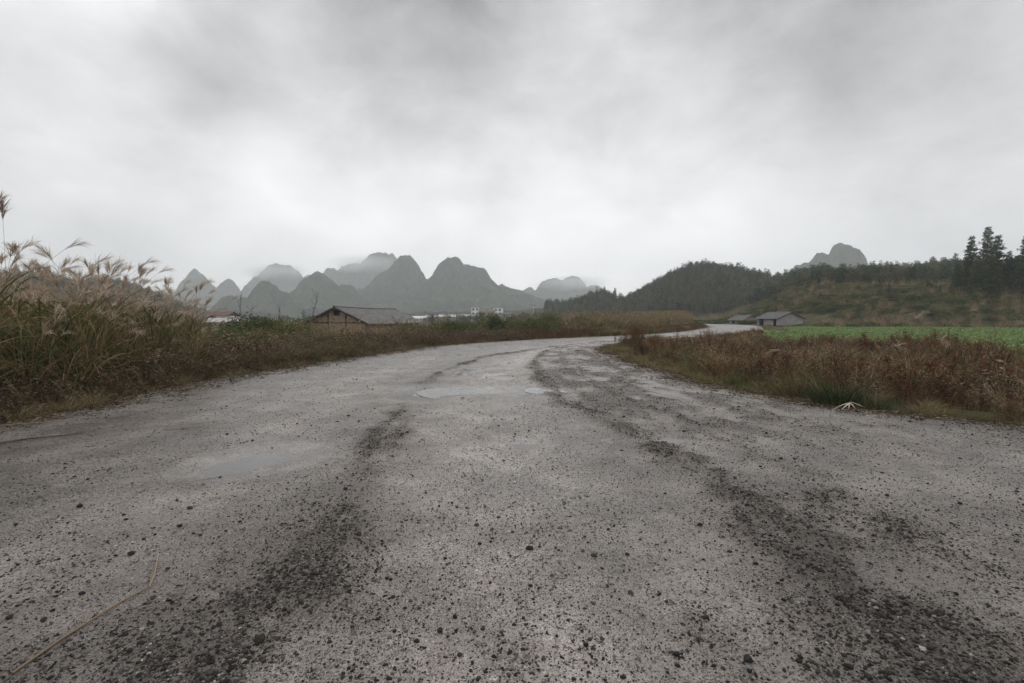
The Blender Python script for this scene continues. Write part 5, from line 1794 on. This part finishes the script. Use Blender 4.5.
# ------------------------------------------------------------------ karst mountains
def mountain_mat():
    m, nt, b = new_mat('wooded_limestone')
    tc = N(nt, 'ShaderNodeTexCoord'); ge = N(nt, 'ShaderNodeNewGeometry')
    n1 = N(nt, 'ShaderNodeTexNoise', Scale=.03, Detail=9, Roughness=.7); n2 = N(nt, 'ShaderNodeTexNoise', Scale=.16, Detail=6, Roughness=.7)
    for n in (n1, n2): nt.links.new(tc.outputs['Object'], n.inputs['Vector'])
    f = math_n(nt, 'ADD', math_n(nt, 'MULTIPLY', n1.outputs['Fac'], .5), math_n(nt, 'MULTIPLY', n2.outputs['Fac'], .5))
    c = ramp(nt, f, [(.36, (.010, .018, .011)), (.5, (.030, .046, .026)), (.60, (.085, .090, .055)), (.72, (.15, .14, .12))])
    # bare rock on the steep faces
    sp = N(nt, 'ShaderNodeSeparateXYZ'); nt.links.new(ge.outputs['True Normal'], sp.inputs[0])
    st = N(nt, 'ShaderNodeMapRange'); st.inputs['From Min'].default_value = .42; st.inputs['From Max'].default_value = .22
    nt.links.new(math_n(nt, 'ADD', sp.outputs['Z'], math_n(nt, 'MULTIPLY', math_n(nt, 'SUBTRACT', n1.outputs['Fac'], .5), .9)), st.inputs['Value'])
    rk = N(nt, 'ShaderNodeRGB'); rk.outputs[0].default_value = (.22, .21, .20, 1)
    mx = N(nt, 'ShaderNodeMix', data_type='RGBA'); nt.links.new(math_n(nt, 'MULTIPLY', st.outputs[0], .30), mx.inputs[0]); nt.links.new(c, mx.inputs[6]); nt.links.new(rk.outputs[0], mx.inputs[7])
    nt.links.new(mx.outputs[2], b.inputs['Base Color']); b.inputs['Roughness'].default_value = .95; b.inputs['Specular IOR Level'].default_value = .05
    return m


M['mountain'] = mountain_mat()


def mountain(dist, peaks, seed, depth=1.0, step=3.0, tree=3.4):
    """peaks: (px, summit row, half width px at half height, shape)"""
    xs0 = min(xat(p[0] - p[2] * 3.0, dist) for p in peaks); xs1 = max(xat(p[0] + p[2] * 3.0, dist) for p in peaks)
    wmax = max(p[2] for p in peaks) * dist / F_PX
    ys0 = dist - wmax * 2.6 * depth; ys1 = dist + wmax * 2.6 * depth
    nx = min(420, int((xs1 - xs0) / step)); ny = min(260, int((ys1 - ys0) / (step * 1.2)))
    X, Y = np.meshgrid(np.linspace(xs0, xs1, nx), np.linspace(ys0, ys1, ny), indexing='ij')
    Z = np.full(X.shape, -6.0)
    Hm = max(hgt(p[1], dist) for p in peaks)
    wx = X + 13 * fbm(X * .016, Y * .016, 5, seed, .55); wy = Y + 13 * fbm(X * .012, Y * .012, 4, seed + 50)
    for i, (px, py, hw, sh) in enumerate(peaks):
        hw = hw * 1.12; sh = 1.05 + (sh - 1) * .85
        dy = (i * 37 % 5 - 2) * .10 * wmax
        cx = xat(px, dist); H = hgt(py, dist) + 4
        w = hw * dist / F_PX
        r = np.hypot((wx - cx) / w, (wy - dist - dy) / (w * 1.15 * depth))
        r = np.maximum(np.sqrt(r * r + .010) - .09, 0)
        prof = np.exp(-math.log(2) * r ** sh)
        prof = np.maximum(prof, 0.58 * np.exp(-(r / 2.3) ** 1.5))
        edge = smooth(2.95, 2.0, np.maximum(np.abs((X - cx) / w), np.abs((Y - dist) / (w * depth * 1.1)) * .95))
        Z = np.maximum(Z, -6 + (H + 2) * prof * edge - 2 * (1 - edge))
    rel = np.clip(Z / Hm, 0, 1)
    gul = np.abs(fbm(X * .022, Y * .022, 4, seed + 9)) * 1.0
    Z = Z - rel * (1 - rel) * 4 * Hm * .16 * gul + rel * Hm * .07 * fbm(X * .045, Y * .045, 4, seed + 3, .6)
    Z = Z + tree * (fbm(X * .22, Y * .22, 2, seed + 5) + .6 * fbm(X * .5, Y * .5, 1, seed + 6)) * smooth(.03, .1, rel)
    V = np.stack([X, Y, Z], -1).reshape(-1, 3)
    o = link('mountain', np_mesh('mountain', V, grid_quads(nx, ny), M['mountain'], None, False))
    return tag(o, kind='structure')


mountain(1750, [(200, 271, 17, 1.5), (228, 277.5, 15, 1.6), (176, 289, 16, 1.5), (252, 287, 14, 1.6)], 1)
mountain(2000, [(284, 266, 26, 2.0), (262, 275, 16, 1.8), (306, 275, 15, 1.8)], 2)
mountain(900, [(269, 283, 15, 2.6), (285, 290, 10, 2.2), (229, 294.5, 11, 2.4), (246, 297, 8, 2.0)], 3)
mountain(1050, [(322, 273, 26, 1.35), (345, 284, 22, 1.6), (298, 293, 18, 1.8)], 4)
mountain(1900, [(384, 255.5, 28, 2.2), (355, 263, 24, 2.2), (332, 267, 14, 2.4)], 5)
mountain(1250, [(409, 256.5, 20, 1.9), (401, 266, 36, 1.5), (390, 286, 40, 1.6)], 6)
mountain(1180, [(454, 259.5, 27, 1.6), (470, 265, 34, 1.5), (495, 283, 46, 1.6), (525, 299, 40, 1.6), (430, 278, 26, 2)], 7)
mountain(1900, [(552, 279, 24, 1.8), (572, 276.5, 18, 2.0), (596, 284, 20, 1.7), (527, 287, 16, 1.8), (626, 296, 24, 1.5)], 8)
mountain(1000, [(834, 244.5, 19, 2.4), (848, 249, 18, 2.8), (822, 253, 26, 1.8), (806, 262, 34, 1.6)], 9)
mountain(1500, [(60, 284, 60, 1.8), (-60, 280, 80, 1.8), (150, 290, 40, 1.8)], 10)
mountain(1700, [(690, 300, 60, 2), (1150, 255, 90, 2.0)], 11)

# ------------------------------------------------------------------ haze
bm_v = Geo().box((-2650, -350, -12), (2650, 2950, 330))
mh = bpy.data.materials.new('haze_air'); mh.use_nodes = True
nt = mh.node_tree; nt.nodes.clear()
o_ = nt.nodes.new('ShaderNodeOutputMaterial'); pv = nt.nodes.new('ShaderNodeVolumePrincipled')
pv.inputs['Color'].default_value = (0.94, 0.97, 1.0, 1); pv.inputs['Density'].default_value = 0.00042; pv.inputs['Anisotropy'].default_value = 0.35
nt.links.new(pv.outputs[0], o_.inputs['Volume'])
hz = link('haze', bm_v.mesh('haze', mh))
tag(hz, 'pale damp haze filling the valley and veiling the peaks', 'haze', kind='stuff')


# ------------------------------------------------------------------ low cloud caught on the summits
def mist(px, row, dist, w, h, dpt, dens, seed):
    x, y = at_px(px, dist); z = hgt(row, dist)
    o = link('cloud', Geo().box((-w, -dpt, -h), (w, dpt, h)).mesh('cloud', mist_mat(w, dpt, h, dens, seed)))
    o.location = (x, y, z)
    return tag(o, 'soft white cloud drifting over the summits of the far peaks', 'cloud', kind='stuff')


def mist_mat(w, dpt, h, dens, seed):
    mm = bpy.data.materials.new('cloud_vapour'); mm.use_nodes = True
    nt = mm.node_tree; nt.nodes.clear()
    o_ = nt.nodes.new('ShaderNodeOutputMaterial'); pv = nt.nodes.new('ShaderNodeVolumePrincipled')
    pv.inputs['Color'].default_value = (.99, .995, 1, 1); pv.inputs['Anisotropy'].default_value = .7
    tc = N(nt, 'ShaderNodeTexCoord'); mp = N(nt, 'ShaderNodeMapping'); mp.inputs['Scale'].default_value = (1 / w, 1 / dpt, 1 / h)
    nt.links.new(tc.outputs['Object'], mp.inputs[0])
    ln = N(nt, 'ShaderNodeVectorMath', operation='LENGTH'); nt.links.new(mp.outputs[0], ln.inputs[0])
    n = N(nt, 'ShaderNodeTexNoise', Scale=.016, Detail=4)
    mp2 = N(nt, 'ShaderNodeMapping'); mp2.inputs['Location'].default_value = (seed * 100, 0, 0); nt.links.new(tc.outputs['Object'], mp2.inputs[0]); nt.links.new(mp2.outputs[0], n.inputs['Vector'])
    f = math_n(nt, 'SUBTRACT', 1.0, ln.outputs['Value'], True)
    f = math_n(nt, 'SUBTRACT', math_n(nt, 'MULTIPLY', f, 1.9), math_n(nt, 'MULTIPLY', n.outputs['Fac'], 1.5), True)
    nt.links.new(math_n(nt, 'MULTIPLY', f, dens), pv.inputs['Density'])
    nt.links.new(pv.outputs[0], o_.inputs['Volume'])
    return mm


C.cycles.volume_step_rate = 2.0
mist(366, 264, 1760, 230, 66, 230, .010, 1)
mist(276, 272, 1880, 230, 58, 230, .010, 2)
mist(572, 284, 1780, 260, 50, 230, .010, 3)
